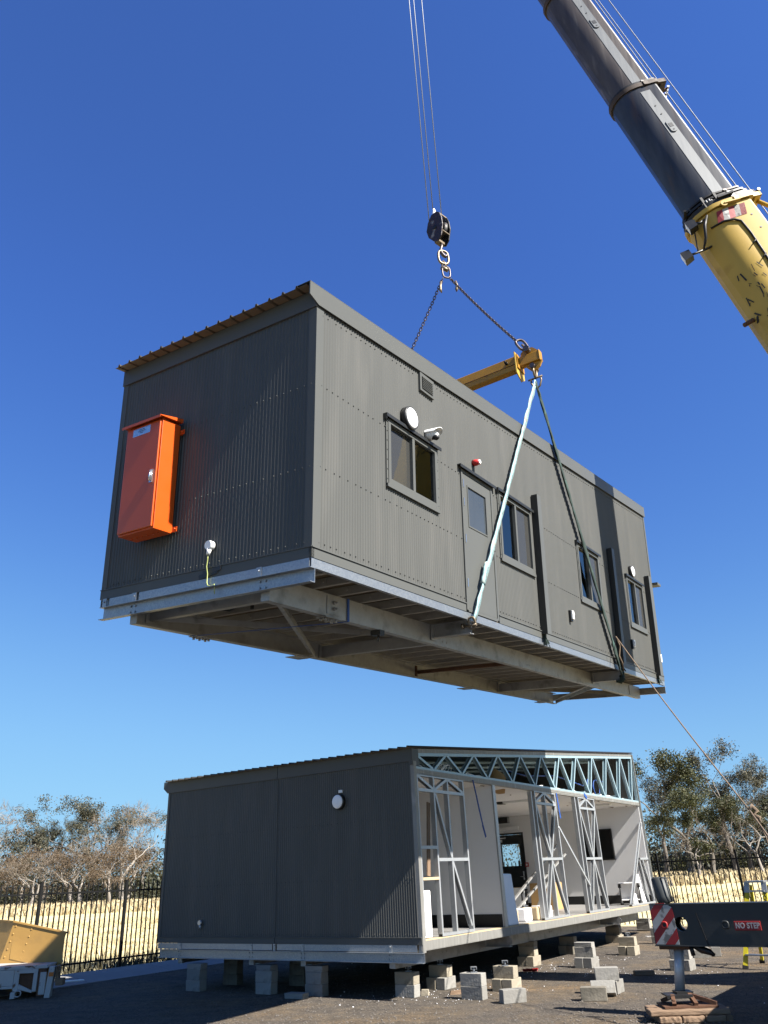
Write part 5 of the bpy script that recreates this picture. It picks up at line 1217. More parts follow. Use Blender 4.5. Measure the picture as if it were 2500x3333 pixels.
# tag rope
T = MB()
A = SW(.10, 9.42, .52); ra1 = V((.422, 1.0, .057)); ra2 = V((.437, 1.0, .028))
K = V((ra1.x * 11.2, 11.2, ra1.z * 11.2 + CAMH)); E2 = V((ra2.x * 10.75, 10.75, ra2.z * 10.75 + CAMH)); F2 = K + (E2 - K) * 4.2
pts = [A.lerp(K, t) - V((0, 0, .05)) * (4 * t * (1 - t)) for t in lin(0, 1, 14)]
T.tube(pts, .0105, 8); T.tube([K, K.lerp(F2, .5), F2], .0105, 8); T.tube([K, K + V((.05, .02, .05)), K + V((.10, -.0, -.02)), K + V((.04, 0, -.06)), K + V((.11, 0, -.10)), K + V((.09, 0, -.16))], [.02, .03, .03, .028, .03, .02], 8)
T.tube([K + V((.06, 0, -.05)), K + V((.14, 0, -.35)), K + V((.18, 0, -.75))], .009, 6)
T.tube([K + V((.02, .0, -.03)), K.lerp(F2, .3) + V((0, 0, -.03)), K.lerp(F2, .5)], .010, 6)
T.tube([A, SW(.12, 9.55, .35), SW(.10, 9.50, .15), SW(.13, 9.55, .02), SW(.10, 9.68, -.12)], .016, 7)
tag(T.build('tag_rope', 'rope'), 'tan tag rope knotted midway, running from the green sling down to the right', 'rope')

# =================================================================== CRANE
d_out = (V((5.23, 12.793, 0)) - V((3.972, 13.682, 0))).normalized(); d_ch = V((-d_out.y, d_out.x, 0))
J0 = V((4.06, 13.60, 0))
crane = thing('mobile_crane', 'mobile crane with faded yellow boom base, grey telescoped boom and striped outrigger', 'crane', (9.3, 12.45, 0))
tip = V((1.35, 13.1, 34.764 + CAMH)); P0 = V((7.376, 12.682, 12.951 + CAMH)); dirb = (tip - P0).normalized()
nrm = (V((0, 0, 1)) - dirb * dirb.z).normalized(); lat = dirb.cross(nrm).normalized()
def bsec(w, h):   # boom cross-section (lateral, top) : flat top and sides, rounded belly
    pts = []
    k = .06
    pts += [(-w / 2, h / 2 - k), (-w / 2 + k * .3, h / 2 - k * .3), (-w / 2 + k, h / 2), (w / 2 - k, h / 2), (w / 2 - k * .3, h / 2 - k * .3), (w / 2, h / 2 - k), (w / 2, h * .02)]
    for i in range(1, 10):
        t = math.pi * i / 10; pts.append((w / 2 * math.cos(t), h * .02 - (h * .52) * math.sin(t)))
    pts.append((-w / 2, h * .02)); return pts
def boomsec(mb, s0, s1, w, h, mi=0):
    prof = bsec(w, h); o = P0 + dirb * s0; n = len(prof)
    L_ = dirb * (s1 - s0); vs = [o + lat * a + nrm * b for a, b in prof]; vs += [v + L_ for v in vs]
    mb.add(vs, [(i, (i + 1) % n, n + (i + 1) % n, n + i) for i in range(n)], mi, True); mb.add(vs, [tuple(reversed(range(n))), tuple(range(n, 2 * n))], mi)
def bp(s_, a, b): return P0 + dirb * s_ + lat * a + nrm * b
side = 1 if (lat.dot(V((0, -1, 0))) > 0) else -1    # the flank that faces the camera
secs = [('boom_base', -13.2, -.42, 1.05, 1.24, 'craneyel'), ('boom_section', -.3, 3.75, .88, 1.03, 'boom'), ('boom_section', 3.8, 7.95, .79, .94, 'boom2'), ('boom_section', 8.0, 14.2, .70, .86, 'boom2'), ('boom_section', 14.25, 22.2, .62, .78, 'boom')]
objs = []
for nm, s0, s1, w, h, mt in secs:
    mb = MB(); boomsec(mb, s0, s1, w, h); o = mb.build(nm, mt, crane, True); objs.append(o)
    o.data.set_sharp_from_angle(angle=math.radians(21))
    if nm == 'boom_section':
        mb = MB(); x = side * (w / 2 + .002)
        mb.hexa([bp(s0 + .1, side * (w / 2 - .006), h * .02), bp(s0 + .1, side * (w / 2 + .007), h * .02), bp(s0 + .1, side * (w / 2 + .007), h * .25), bp(s0 + .1, side * (w / 2 - .006), h * .25),
                 bp(s1 - .2, side * (w / 2 - .006), h * .02), bp(s1 - .2, side * (w / 2 + .007), h * .02), bp(s1 - .2, side * (w / 2 + .007), h * .25), bp(s1 - .2, side * (w / 2 - .006), h * .25)])
        mb.build('wear_strip', 'strip', o, True)
        mb = MB(); c = bp(s0 + 2.55, side * (w / 2 + .007), h * .15); mb.tube([c - dirb * .12, c - dirb * .12 + lat * side * .02], .075, 14); mb.tube([c + dirb * .12, c + dirb * .12 + lat * side * .02], .075, 14)
        mb.hexa([c - dirb * .12 - nrm * .074, c - dirb * .12 - nrm * .074 + lat * side * .019, c - dirb * .12 + nrm * .074 + lat * side * .019, c - dirb * .12 + nrm * .074, c + dirb * .12 - nrm * .074, c + dirb * .12 - nrm * .074 + lat * side * .019, c + dirb * .12 + nrm * .074 + lat * side * .019, c + dirb * .12 + nrm * .074]); pl_ = mb.build('pin_plate', 'strip', o, True)
        mb = MB(); c2 = c + lat * side * .0205; mb.hexa([c2 + dirb * a - nrm * b + lat * side * q for a, b, q in ((-.03, .045, 0), (-.03, .045, .003), (-.03, -.045, .003), (-.03, -.045, 0), (.09, .045, 0), (.09, .045, .003), (.09, -.045, .003), (.09, -.045, 0))])
        mb.disc(c2 - dirb * .12, lat * side, .022, .003, 12); mb.disc(c2 + dirb * .45 - nrm * .02 - lat * side * .012, lat * side, .018, .003, 12); mb.disc(c2 + dirb * .75 - nrm * .02 - lat * side * .012, lat * side, .018, .003, 12); mb.build('pin_hole', 'black', pl_, True)
# collars
def collar(s_, w, h, mt, nm='boom_collar', ext=.10, th=.10, tailx=.28):
    mb = MB(); prof = bsec(w + 2 * ext, h + 2 * ext)
    prof = [(a, b if b < h / 2 else b + .02) for a, b in prof]
    n = len(prof); o = P0 + dirb * s_; vs = [o + lat * a + nrm * b for a, b in prof]; vs += [v + dirb * th for v in vs]
    mb.add(vs, [(i, (i + 1) % n, n + (i + 1) % n, n + i) for i in range(n)], 0, True); mb.add(vs, [tuple(reversed(range(n))), tuple(range(n, 2 * n))], 0)
    for sg in (-1, 1):   # ears toward the top
        mb.hexa([bp(s_, sg * (w / 2 + ext) - .02, h * .2), bp(s_, sg * (w / 2 + ext) + .02, h * .2), bp(s_, sg * (w / 2 + ext) * .8 + .02, h / 2 + tailx), bp(s_, sg * (w / 2 + ext) * .8 - .02, h / 2 + tailx),
                 bp(s_ + th, sg * (w / 2 + ext) - .02, h * .2), bp(s_ + th, sg * (w / 2 + ext) + .02, h * .2), bp(s_ + th, sg * (w / 2 + ext) * .8 + .02, h / 2 + tailx), bp(s_ + th, sg * (w / 2 + ext) * .8 - .02, h / 2 + tailx)])
    mb.hexa([bp(s_ + q, a * (w / 2 + ext) * .85, b) for q in (0, th) for a, b in ((-1, h / 2 + tailx - .14), (1, h / 2 + tailx - .14), (1, h / 2 + tailx), (-1, h / 2 + tailx))])
    o = mb.build(nm, mt, crane, True); o.data.set_sharp_from_angle(angle=math.radians(38)); return o
collar(-.40, 1.05, 1.24, 'craneyel', ext=.05, th=.10); collar(-.29, 1.0, 1.16, 'darksteel', ext=.055, th=.10, tailx=.24); collar(-.13, .96, 1.12, 'darksteel', ext=.05, th=.05, tailx=.16); collar(-.02, .92, 1.06, 'darksteel', ext=.04, th=.04, tailx=.08)
for t in (.15, .35, .55, .75, .95):
    a_ = math.pi * t; mb = MB(); c = bp(-.29, side * .52 * math.sin(a_), -.56 * math.cos(a_ * .9) * .9 - .02); mb.bar(c, c + dirb * .30, .05, .03, up=tuple(lat)); mb.build('collar_rib', 'darksteel', crane, True)
mb = MB(); mb.tube([bp(-.30, side * .1, -.66), bp(-.34, side * .25, -.74), bp(-.42, side * .32, -.70), bp(-.44, side * .22, -.62)], .028, 8); mb.build('tie_down_eye', 'rust', crane, True)
mb = MB(); mb.bar(bp(-.2, side * .57, -.05), bp(-.2, side * .60, .30), .05, .05); mb.bar(bp(-.1, side * .1, -.60), bp(-.1, side * .35, -.68), .06, .05); mb.build('collar_fitting', 'darksteel', crane, True)
mb = MB(); c = bp(-.42, side * .58, -.02); mb.disc(c, lat * side, .07, .03, 16); mb.bar(c + lat * side * .015, c + nrm * .35 + lat * side * .015 - dirb * .02, .03, .07, up=tuple(lat)); mb.build('latch_lever', 'craneyel', crane, True)
M['collar'] = mat('grimy_collar_steel', (.085, .050, .030), .7, .2, (.035, .022, .016), 9, .6)
collar(3.72, .84, 1.0, 'collar', ext=.05, th=.12); collar(3.86, .82, .97, 'darksteel', ext=.04, th=.05, tailx=.06)
collar(7.88, .76, .91, 'collar', ext=.05, th=.12); collar(14.1, .68, .84, 'collar', ext=.05, th=.12)
mb = MB()
for i in range(9):
    t = math.pi * (.15 + .7 * i / 8); mb.disc(bp(-.20, side * .52 * math.cos(t * .0) * 0 + side * .50 * math.sin(t), -.10 - .50 * math.cos(t) * -1 * .0 - .45 * (i / 8 - .3)), dirb, .022, .08, 8)
mb.build('collar_bolt', 'galvold', crane, True)
# striped warning patch on the yellow base next to the collar
w, h = 1.05, 1.24
stripe_par = objs[0]
def flank(s_, b):   # point on the camera-side flank of the base at height b (belly is round)
    if b >= h * .02: return bp(s_, side * (w / 2 + .004), b)
    t = math.asin(min(1, (h * .02 - b) / (h * .52))); return bp(s_, side * (w / 2 * math.cos(t) + .004), b - .002)
for k in range(5):
    mb = MB(); b0_ = .42 - k * .125; b1_ = b0_ - .125; vs = []
    q = [flank(-.50, b0_), flank(-.80, b0_ - .10), flank(-.80, b1_ - .10), flank(-.50, b1_)]
    mid0 = [flank(-.50, (b0_ + b1_) / 2), flank(-.80, (b0_ + b1_) / 2 - .10)]
    e = lat * side * .003
    mb.add(q + [v + e for v in q], [(4, 5, 6, 7), (7, 6, 5, 4), (0, 4, 7, 3), (1, 2, 6, 5)])
    mb.build('warning_stripe', 'warnwhite' if k % 2 else 'warnred', stripe_par, True)
# cable and lamps on the base flank
cb_ = MB(); ln = [(-.78, -.44), (-.80, -.20), (-.86, .0), (-.95, .10), (-1.3, .12), (-1.9, .10), (-2.5, .06), (-3.1, .05)]
cb_.tube([flank(a, b) + lat * side * .02 for a, b in ln], .022, 8)
for s_ in (-1.55, -1.95): c = flank(s_, .10); cb_.tube([c, c + lat * side * .05 + dirb * .02, c + lat * side * .03 - nrm * .10 - dirb * .05], .014, 6)
cb_.build('wiring_loom', 'darksteel', stripe_par, True)
mb = MB()
for s_, b in ((-1.9, .36), (-2.35, .34)):
    c = flank(s_, b); mb.tube([c, c + lat * side * .08, c + lat * side * .10 + nrm * .05], .012, 6); mb.tube([c + lat * side * .02 + nrm * .14, c + lat * side * .05, c + lat * side * .03 - nrm * .05], .014, 6)
mb.build('rope_hook', 'craneyel', stripe_par, True)
mb = MB()
for k in range(7): mb.disc(flank(-.85 - k * .38, .40 - .0 * k), lat * side, .022, .004, 10)
mb.build('rivet_hole', 'black', stripe_par, True)
mb = MB(); r = random.Random(12)
for k in range(46):
    s_ = -2.0 - r.random() * 2.2; b = -.10 - r.random() * .48; ln_ = r.uniform(.04, .22); wd_ = r.uniform(.008, .022); sh_ = r.uniform(-.04, .05)
    q = [flank(s_, b), flank(s_ - ln_, b + sh_), flank(s_ - ln_, b + sh_ - wd_), flank(s_, b - wd_)]; q = [v + lat * side * .001 for v in q]; e = lat * side * .0015 - nrm * .001
    mb.add([v + e for v in q], [(0, 1, 2, 3)])
mb.build('paint_chip', 'darksteel', stripe_par, True)
mb = MB(); c = flank(-2.75, .18); mb.hexa([c + dirb * a + nrm * b + lat * side * q for q in (0.001, .012) for a, b in ((-.16, -.11), (.16, -.11), (.16, .11), (-.16, .11))]); mb.build('access_plate', 'craneyel', stripe_par, True)
mb = MB(); mb.hexa([c + dirb * a + nrm * b + lat * side * q for q in (.0125, .015) for a, b in ((-.06, -.06), (.06, -.06), (.06, .06), (-.06, .06))]); mb.build('access_hole', 'black', stripe_par, True)
for (s_, lt, tp) in ((-.55, side * .38, -.66), (-1.15, side * .22, -1.02)):
    c = bp(s_, lt, tp); mb = MB(); dv = V((-.85, .45, -.28)).normalized()
    mb.tube([bp(s_ + .05, lt, -.45), bp(s_ + .0, lt, tp + .1), c], .025, 8); mb.tube([bp(-.45, lt * .8, -.6), c + nrm * .15], .014, 6); arm = mb.build('work_light', 'black', crane, True)
    mb = MB(); a_ = dv; b_ = a_.cross(V((0, 0, 1))).normalized(); u_ = b_.cross(a_); mb.hexa([c + a_ * (.18 * q) + b_ * (.13 * i) * (1 + .25 * q) * .6 + u_ * (.10 * j) * (1 + .25 * q) for q in (0, 1) for i, j in ((-1, -1), (1, -1), (1, 1), (-1, 1))]); ho = mb.build('lamp_housing', 'black', arm, True)
    mb = MB(); mb.hexa([c + a_ * (.182 + .004 * q) + b_ * (.085 * i) + u_ * (.11 * j) for q in (0, 1) for i, j in ((-1, -1), (1, -1), (1, 1), (-1, 1))]); mb.build('lamp_lens', 'white', ho, True)
mb = MB(); mb.tube([bp(-.48, side * .45, -.40), bp(-.75, side * .50, -.60), bp(-1.0, side * .42, -.68), bp(-1.2, side * .30, -.80)], [.025, .035, .03, .018], 8); mb.tube([bp(-.40, side * .2, -.70), bp(-.5, side * .2, -.80), bp(-.62, side * .2, -.72)], .03, 8); mb.build('lamp_bracket', 'darksteel', crane, True)
mb = MB(); mb.tube([bp(-3.05, side * .1, -.62), bp(-3.1, side * .1, -.84)], .05, 8); mb.disc(bp(-5.9, side * .25, -.62), lat * side, .16, .05, 14); mb.build('rope_peg', 'rust', crane, True)
# rope guides and luffing/hoist ropes along the top of the boom
for (s_, h_, pts_) in ((3.80, 1.0, ((0, .62), (.18, .62))), (-.2, 1.14, ((-.25, .60), (-.02, .62), (.22, .60)))):
    for a_, hgt in pts_:
        mb = MB(); mb.bar(bp(s_, a_, h_ / 2 + .08), bp(s_ + .1, a_, h_ / 2 + hgt * .75), .06, .05, up=tuple(lat)); g_ = mb.build('rope_guide', 'rust', crane, True)
        for q in (-.05, .05): mb = MB(); mb.tube([bp(s_ + .1, a_ + q - .025, h_ / 2 + hgt * .75 + .03), bp(s_ + .1, a_ + q + .025, h_ / 2 + hgt * .75 + .03)], .035, 10); mb.build('guide_roller', 'alu', g_, True)
for a_, b0, b1 in ((0.0, .92, .92), (.18, .93, 1.0), (-.2, .95, 1.02)):
    mb = MB(); mb.tube([bp(-12, a_, b0), bp(-4, a_, b0), bp(4, a_, (b0 + b1) / 2), bp(12, a_, b1), bp(22, a_, b1 - .3)], .012, 6); mb.build('boom_rope', 'wire', crane, True)
mb = MB(); mb.tube([bp(-.38, side * .3, .86), bp(-1.6, side * .55, 1.35), bp(-4, side * .6, 1.6)], .045, 8); mb.build('jib_stay', 'craneyel', crane, True)
# boom head and hoist ropes
mb = MB(); boomsec(mb, 22.2, 23.0, .8, 1.0); mb.build('boom_head', 'darksteel', crane, True)
def prx(xz, yz): return P(xz, yz)
tops_ = []
for (xz, yz), dx, dy in (((475, 240), -.16, .12), ((512, 128), -.09, -.05), ((577, 260), .12, -.1)):
    b_ = P(xz, yz); t_ = V((b_.x + dx * .4, b_.y + dy * .5, tip.z - .2)); mb = MB(); mb.tube([b_, b_.lerp(t_, .5), t_], .011, 8); mb.build('hoist_rope', 'wire', crane, True)
# chassis, wheels, turntable, counterweight, cab (outside the frame on the right)
C0 = V((7.95, 13.45, 0))
def cp(a, l, z): return C0 + d_ch * a + d_out * l + V((0, 0, z))
def cbox(mb, a0, a1, l0, l1, z0, z1): mb.hexa([cp(a, l, z) for z in (z0, z1) for a, l in ((a0, l0), (a1, l0), (a1, l1), (a0, l1))])
mb = MB(); cbox(mb, -4.4, 10, .1, 2.7, .8, 1.45); cbox(mb, 1.4, 7.2, .15, 2.6, 1.451, 2.05); cbox(mb, -4.2, -2.21, -.35, 2.6, .7, 2.05); cbox(mb, -2.2, 1.35, -.8, 2.6, .7, 2.05); cbox(mb, -2.6, -1.7, -.6, 3.3, .75, 1.42); bevel(mb.build('chassis', 'craneyel', crane, True), .03)
for a_ in (-2.9 + 1.7, .8, 2.6, 5.4, 7.1):
    for l_ in (.12, 2.28):
        mb = MB(); c = cp(a_, l_, .68); mb.tube([c, c + d_out * .02, c + d_out * .36, c + d_out * .38], [.55, .66, .66, .55], 28); wh = mb.build('wheel', 'rubber', crane, True)
        mb = MB(); mb.tube([c - d_out * .01, c + d_out * .39], [.33, .33], 20); mb.build('rim', 'alu', wh, True)
mb = MB(); cbox(mb, 7.4, 9.9, .1, 2.6, 1.46, 2.75); bevel(mb.build('carrier_cab', 'craneyel', crane, True), .08)
S0 = V((9.3, 12.45, 0)); bx = V((-1, .06, 0)).normalized(); by = V((-bx.y, bx.x, 0))
def sp_(a, l, z): return S0 + bx * a + by * l + V((0, 0, z))
def sbox(mb, a0, a1, l0, l1, z0, z1): mb.hexa([sp_(a, l, z) for z in (z0, z1) for a, l in ((a0, l0), (a1, l0), (a1, l1), (a0, l1))])
mb = MB(); mb.cyl(S0 + V((0, 0, 1.45)), S0 + V((0, 0, 2.06)), .85, 28); sbox(mb, -3.4, 1.0, -.9, .9, 2.06, 2.4); sbox(mb, -3.0, .2, -1.35, -.75, 2.401, 3.5); sbox(mb, -3.0, .2, .75, 1.35, 2.401, 3.5); sbox(mb, -1.9, -.9, -.62, -.56, 2.2, 3.0); sbox(mb, -1.9, -.9, .56, .62, 2.2, 3.0); bevel(mb.build('turntable', 'craneyel', crane, True), .02)
mb = MB(); sbox(mb, -4.6, -3.2, -1.4, 1.4, 1.5, 3.0); bevel(mb.build('counterweight', 'craneyel', crane, True), .05)
mb = MB(); sbox(mb, -.6, 1.3, -2.25, -1.36, 2.07, 3.5); bevel(mb.build('operator_cab', 'craneyel', crane, True), .06)
# outrigger beam with hole, jack, float
KO = .93
def op(s_, n_, z): return J0 * KO + d_out * s_ * KO + d_ch * n_ * KO + V((0, 0, CAMH - (CAMH - z) * KO))
ZBm, ZTm = 1.87 - 1.082, 1.87 - .532
ob = MB(); s0, s1 = -.14, 2.7; hc, hr = .29, .097; zc_ = 1.87 - .80
def plate_with_hole(mb, n_, flip):
    hx = .22
    cor = [math.atan2(dz, dx) for dx, dz in ((hx, ZTm - zc_), (-hx, ZTm - zc_), (-hx, ZBm - zc_), (hx, ZBm - zc_))]
    ang = sorted([2 * math.pi * i / 28 - math.pi for i in range(28)] + cor); n = len(ang)
    circ = [op(hc + hr * math.cos(t), n_, zc_ + hr * math.sin(t)) for t in ang]; outer = []
    for t in ang:
        c, s = math.cos(t), math.sin(t); k = min(hx / max(abs(c), 1e-6), ((ZTm - zc_) if s > 0 else (zc_ - ZBm)) / max(abs(s), 1e-6)); outer.append(op(hc + k * c, n_, zc_ + k * s))
    mb.add(circ + outer, [((i, (i + 1) % n, n + (i + 1) % n, n + i) if flip else (n + i, n + (i + 1) % n, (i + 1) % n, i)) for i in range(n)])
    for a, b in ((s0, hc - hx), (hc + hx, s1)): mb.add([op(a, n_, ZBm), op(b, n_, ZBm), op(b, n_, ZTm), op(a, n_, ZTm)], [(0, 1, 2, 3)])
plate_with_hole(ob, -.16, True); plate_with_hole(ob, .16, False)
for (za, zb, ex_) in ((ZTm - .008, ZTm + .006, .012), (ZBm - .012, ZBm, .03)):
    ob.hexa([op(a, n_, z) for z in (za, zb) for a, n_ in ((s0 - .01, -.16 - ex_), (s1, -.16 - ex_), (s1, .16 + ex_), (s0 - .01, .16 + ex_))])
ob.hexa([op(a, n_, z) for z in (ZBm + .001, ZTm - .009) for a, n_ in ((s0 - .008, -.158), (s0, -.158), (s0, .158), (s0 - .008, .158))])
N2 = 24; vs = []
for i in range(N2): t = 2 * math.pi * i / N2; vs += [op(hc + hr * math.cos(t), -.16, zc_ + hr * math.sin(t)), op(hc + hr * math.cos(t), -.09, zc_ + hr * math.sin(t)), op(hc + hr * math.cos(t), .09, zc_ + hr * math.sin(t)), op(hc + hr * math.cos(t), .16, zc_ + hr * math.sin(t))]
ob.add(vs, [f for i in range(N2) for f in ((4 * i, 4 * i + 1, (4 * i + 5) % (4 * N2), (4 * i + 4) % (4 * N2)), (4 * i + 2, 4 * i + 3, (4 * i + 7) % (4 * N2), (4 * i + 6) % (4 * N2)))])
orr = ob.build('outrigger_beam', 'outrig', crane, True)
mb = MB(); mb.bar(op(.64, -.166, ZBm + .002), op(.54, -.166, ZTm - .12), .014, .014); mb.build('weld_seam', 'darksteel', orr, True)
for s_, rr, zz, mt in ((.045, .034, 1.87 - .81, 'warnred'), (.94, .040, 1.87 - .81, 'outrig')):
    mb = MB(); c = op(s_, -.165, zz); mb.ring(c - d_ch * .012, -d_ch, rr, rr, .014, 18, 8); p_ = mb.build('pipe_socket', mt, orr, True)
    mb = MB(); mb.disc(c - d_ch * .004, -d_ch, rr * .9, .004, 18); mb.build('socket_bore', 'black', p_, True)
# striped panel: diagonal bands clipped to a rectangle
pw, ph = .335, ZTm - ZBm - .03; px0 = s0 + .004
def clip_poly(poly, f):
    out = []
    for i in range(len(poly)):
        a, b = poly[i], poly[(i + 1) % len(poly)]; fa, fb = f(a), f(b)
        if fa >= 0: out.append(a)
        if fa * fb < 0: t = fa / (fa - fb); out.append((a[0] + (b[0] - a[0]) * t, a[1] + (b[1] - a[1]) * t))
    return out
k = -6
bw = .098
while k < 10:
    rect = [(0, 0), (pw, 0), (pw - .02, ph - .06), (pw - .12, ph), (0, ph)]
    lo, hi = k * bw, (k + 1) * bw; g_ = lambda p: (p[1] - p[0] * 1.05) / 1.45
    q = clip_poly(clip_poly(rect, lambda p: g_(p) - lo), lambda p: hi - g_(p))
    if len(q) > 2:
        mb = MB(); mb.prism(q, op(px0, -.166, ZBm + .01), d_out, (0, 0, 1), -d_ch * .003); mb.build('warning_stripe', 'warnwhite' if k % 2 else 'warnred', orr, True)
    k += 1
# NO STEP plate
mb = MB(); z0_, z1_ = 1.87 - .885, 1.87 - .765; mb.hexa([op(a, n_, z) for z in (z0_, z1_) for a, n_ in ((1.065, -.185), (1.43, -.185), (1.43, -.168), (1.065, -.168))]); ns = bevel(mb.build('warning_plate', 'warnred', orr, True), .004)
cu = bpy.data.curves.new('txt', 'FONT'); cu.body = 'NO STEP'; cu.size = .092; cu.extrude = .002; cu.align_x = 'CENTER'; cu.align_y = 'CENTER'; cu.space_character = 1.08; cu.offset = .003
def text_mesh(cu, mtx, name, mt, parent):
    to = bpy.data.objects.new('tmp', cu); COL.objects.link(to); bpy.context.view_layer.update()
    me = bpy.data.meshes.new_from_object(to.evaluated_get(bpy.context.evaluated_depsgraph_get())); bpy.data.objects.remove(to)
    me.name = name; me.transform(INV[parent.name] @ mtx); me.materials.clear(); me.materials.append(M[mt])
    o = bpy.data.objects.new(name, me); COL.objects.link(o); o.parent = parent; INV[o.name] = INV[parent.name]; return o
xa = d_out; za = V((0, 0, 1)); ya = -d_ch
tm = Matrix.Translation(op(1.2475, -.1865, (z0_ + z1_) / 2)) @ Matrix((xa, za, ya)).transposed().to_4x4()
text_mesh(cu, tm @ Matrix.Diagonal((.80, 1.0, 1, 1)), 'no_step_lettering', 'signwhite', ns)
# jack: cylinder on top, rod, foot
jx = op(.14, 0, 0); ja = V((-.02, 0, 1)).normalized()
mb = MB(); mb.tube([op(.08, 0, ZTm + .006), op(.05, 0, ZTm + .10), op(.02, 0, ZTm + .36), op(.02, 0, ZTm + .38)], [.115, .112, .108, .08], 24); mb.build('jack_cylinder', 'cyl', orr, True)
mb = MB()
for q in range(3): mb.tube([op(.08, -.10 + q * .05, ZTm + .37), op(.15 + q * .02, -.1 + q * .05, ZTm + .36), op(.195 + q * .02, -.1 + q * .05, ZTm + .2), op(.20 + q * .02, -.1 + q * .04, ZTm + .02)], .008, 6)
mb.build('hydraulic_hose', 'black', orr, True)
mb = MB(); mb.hexa([op(a, n_, z) for z in (ZBm - .06, ZBm - .0125) for a, n_ in ((s0 + .03, -.13), (.34, -.13), (.34, .13), (s0 + .03, .13))]); mb.build('jack_mount', 'rust', orr, True)
mb = MB(); mb.tube([op(.40, -.05, ZBm - .0), op(.5, -.06, ZBm - .06), op(.62, -.08, ZBm - .09), op(.68, -.08, ZBm - .13)], [.05, .05, .04, .02], 8); mb.tube([op(.35, -.08, ZBm), op(.37, -.08, ZBm - .14)], .03, 6); mb.build('locking_bracket', 'darksteel', orr, True)
rod_b = V((3.80, 12.58, .30)); rod_t = op(.14, 0, ZBm - .06)
mb = MB(); mb.cyl(rod_b, rod_t, .067, 24); jr = mb.build('jack_rod', 'chrome', orr, True)
mb = MB(); mb.tube([rod_b + V((0, 0, -.06)), rod_b + V((0, 0, .02))], [.07, .06], 16); mb.build('rod_boot', 'rust', jr, True)
ft = V((4.08, 13.10, 0))
mb = MB(); fx, fyv = d_out, d_ch
def fp(a, b, z): return V((3.80, 12.50, 0)) + V((1, -.05, 0)) * a + V((.05, 1, 0)) * b + V((0, 0, z))
def fbox(mb, a0, a1, b0, b1, z0, z1): mb.hexa([fp(a, b, z) for z in (z0, z1) for a, b in ((a0, b0), (a1, b0), (a1, b1), (a0, b1))])
ZP = .155
fbox(mb, -.34, .36, -.34, .12, ZP, ZP + .022); fl_ = mb.build('float_plate', 'rust', orr, True)
mb = MB(); fbox(mb, -.26, .08, -.22, .10, ZP + .115, ZP + .135); fbox(mb, -.26, .08, -.222, -.205, ZP + .095, ZP + .114); fbox(mb, -.10, .12, -.12, .12, ZP + .136, ZP + .16); mb.build('float_head', 'darksteel', fl_, True)
for a0, b0, a1, b1 in ((.06, -.10, .36, -.28), (.06, -.12, .08, -.32), (.05, .0, .34, .08), (-.18, -.18, -.20, -.30), (-.06, .0, -.28, .08)):
    mb = MB(); mb.bar(fp(a0, b0, ZP + .125), fp(a1, b1, ZP + .035), .05, .05); mb.build('float_gusset', 'rust', fl_, True)
# timber cribbing under the float : separate things
def cpad(a0, a1, b0, b1, z0, z1, lab, mt='timber'):
    mb = MB(); n = 8; vs = []
    for i in range(n + 1):
        a = a0 + (a1 - a0) * i / n; r_ = .0
        vs += [fp(a, b0 + rnd.uniform(-.008, .008), z0), fp(a, b1, z0), fp(a, b1, z1 + rnd.uniform(-.004, .004)), fp(a, b0 + rnd.uniform(-.008, .008), z1 + rnd.uniform(-.006, .004))]
    fs = [(4 * i + j, 4 * i + (j + 1) % 4, 4 * i + 4 + (j + 1) % 4, 4 * i + 4 + j) for i in range(n) for j in range(4)] + [(3, 2, 1, 0), (4 * n, 4 * n + 1, 4 * n + 2, 4 * n + 3)]
    mb.add(vs, fs); o = bevel(mb.build('timber_sleeper', mt), .018, 3); return tag(o, lab, 'timber sleeper', 'timber sleepers under the outrigger')
cpad(-.56, .48, -.42, -.16, .082, .152, 'front sleeper of the upper layer, under the outrigger float')
cpad(-.52, .50, -.145, .10, .082, .150, 'back sleeper of the upper layer, under the outrigger float')
for k, (a0, a1) in enumerate(((-.46, -.17), (-.16, .13), (.14, .40))): cpad(a0, a1, -.45, .08, .002, .080, ['left', 'middle', 'right'][k] + ' cross sleeper of the bottom layer, under the outrigger float')
cpad(.41, .49, -.43, .05, .002, .079, 'narrow sleeper at the right end of the bottom layer')

# =================================================================== LADDER
ld = thing('step_ladder', 'yellow fibreglass step ladder standing behind the outrigger beam', 'ladder', (6.95, 17.3, 0))
zt = 1.87 - .335
LB, RB_, LT, RT = V((6.60, 17.45, .0)), V((6.99, 17.10, .0)), V((7.05, 17.62, zt - .09)), V((7.30, 17.40, zt - .09))
bkd = V((.62, .78, 0))
for nm, A_, B_ in (('front_rail', LB, LT), ('front_rail', RB_, RT), ('rear_rail', LB + bkd * 1.15, LT + bkd * .22), ('rear_rail', RB_ + bkd * 1.15, RT + bkd * .22)):
    mb = MB(); mb.bar(A_ + (B_ - A_) * .03, B_, .085 if nm == 'front_rail' else .06, .03, up=tuple(bkd)); o = mb.build(nm, 'ladder', ld, True)
    mb = MB(); mb.bar(A_, A_ + (B_ - A_) * .045, .10, .045, up=tuple(bkd)); mb.build('rubber_foot', 'rubber', o, True)
    if nm == 'front_rail':
        mb = MB(); mb.bar(B_ - (B_ - A_) * .09, B_ + V((0, 0, .06)), .10, .045, up=tuple(bkd)); mb.build('top_bracket', 'alu', o, True)
mb = MB(); a_, b_ = LT.lerp(RT, -.06), LT.lerp(RT, 1.06); mb.hexa([p + V((0, 0, z)) for z in (.05, .085) for p in (a_ - bkd * .06, b_ - bkd * .06, b_ + bkd * .24, a_ + bkd * .24)]); mb.build('top_cap', 'alu', ld, True)
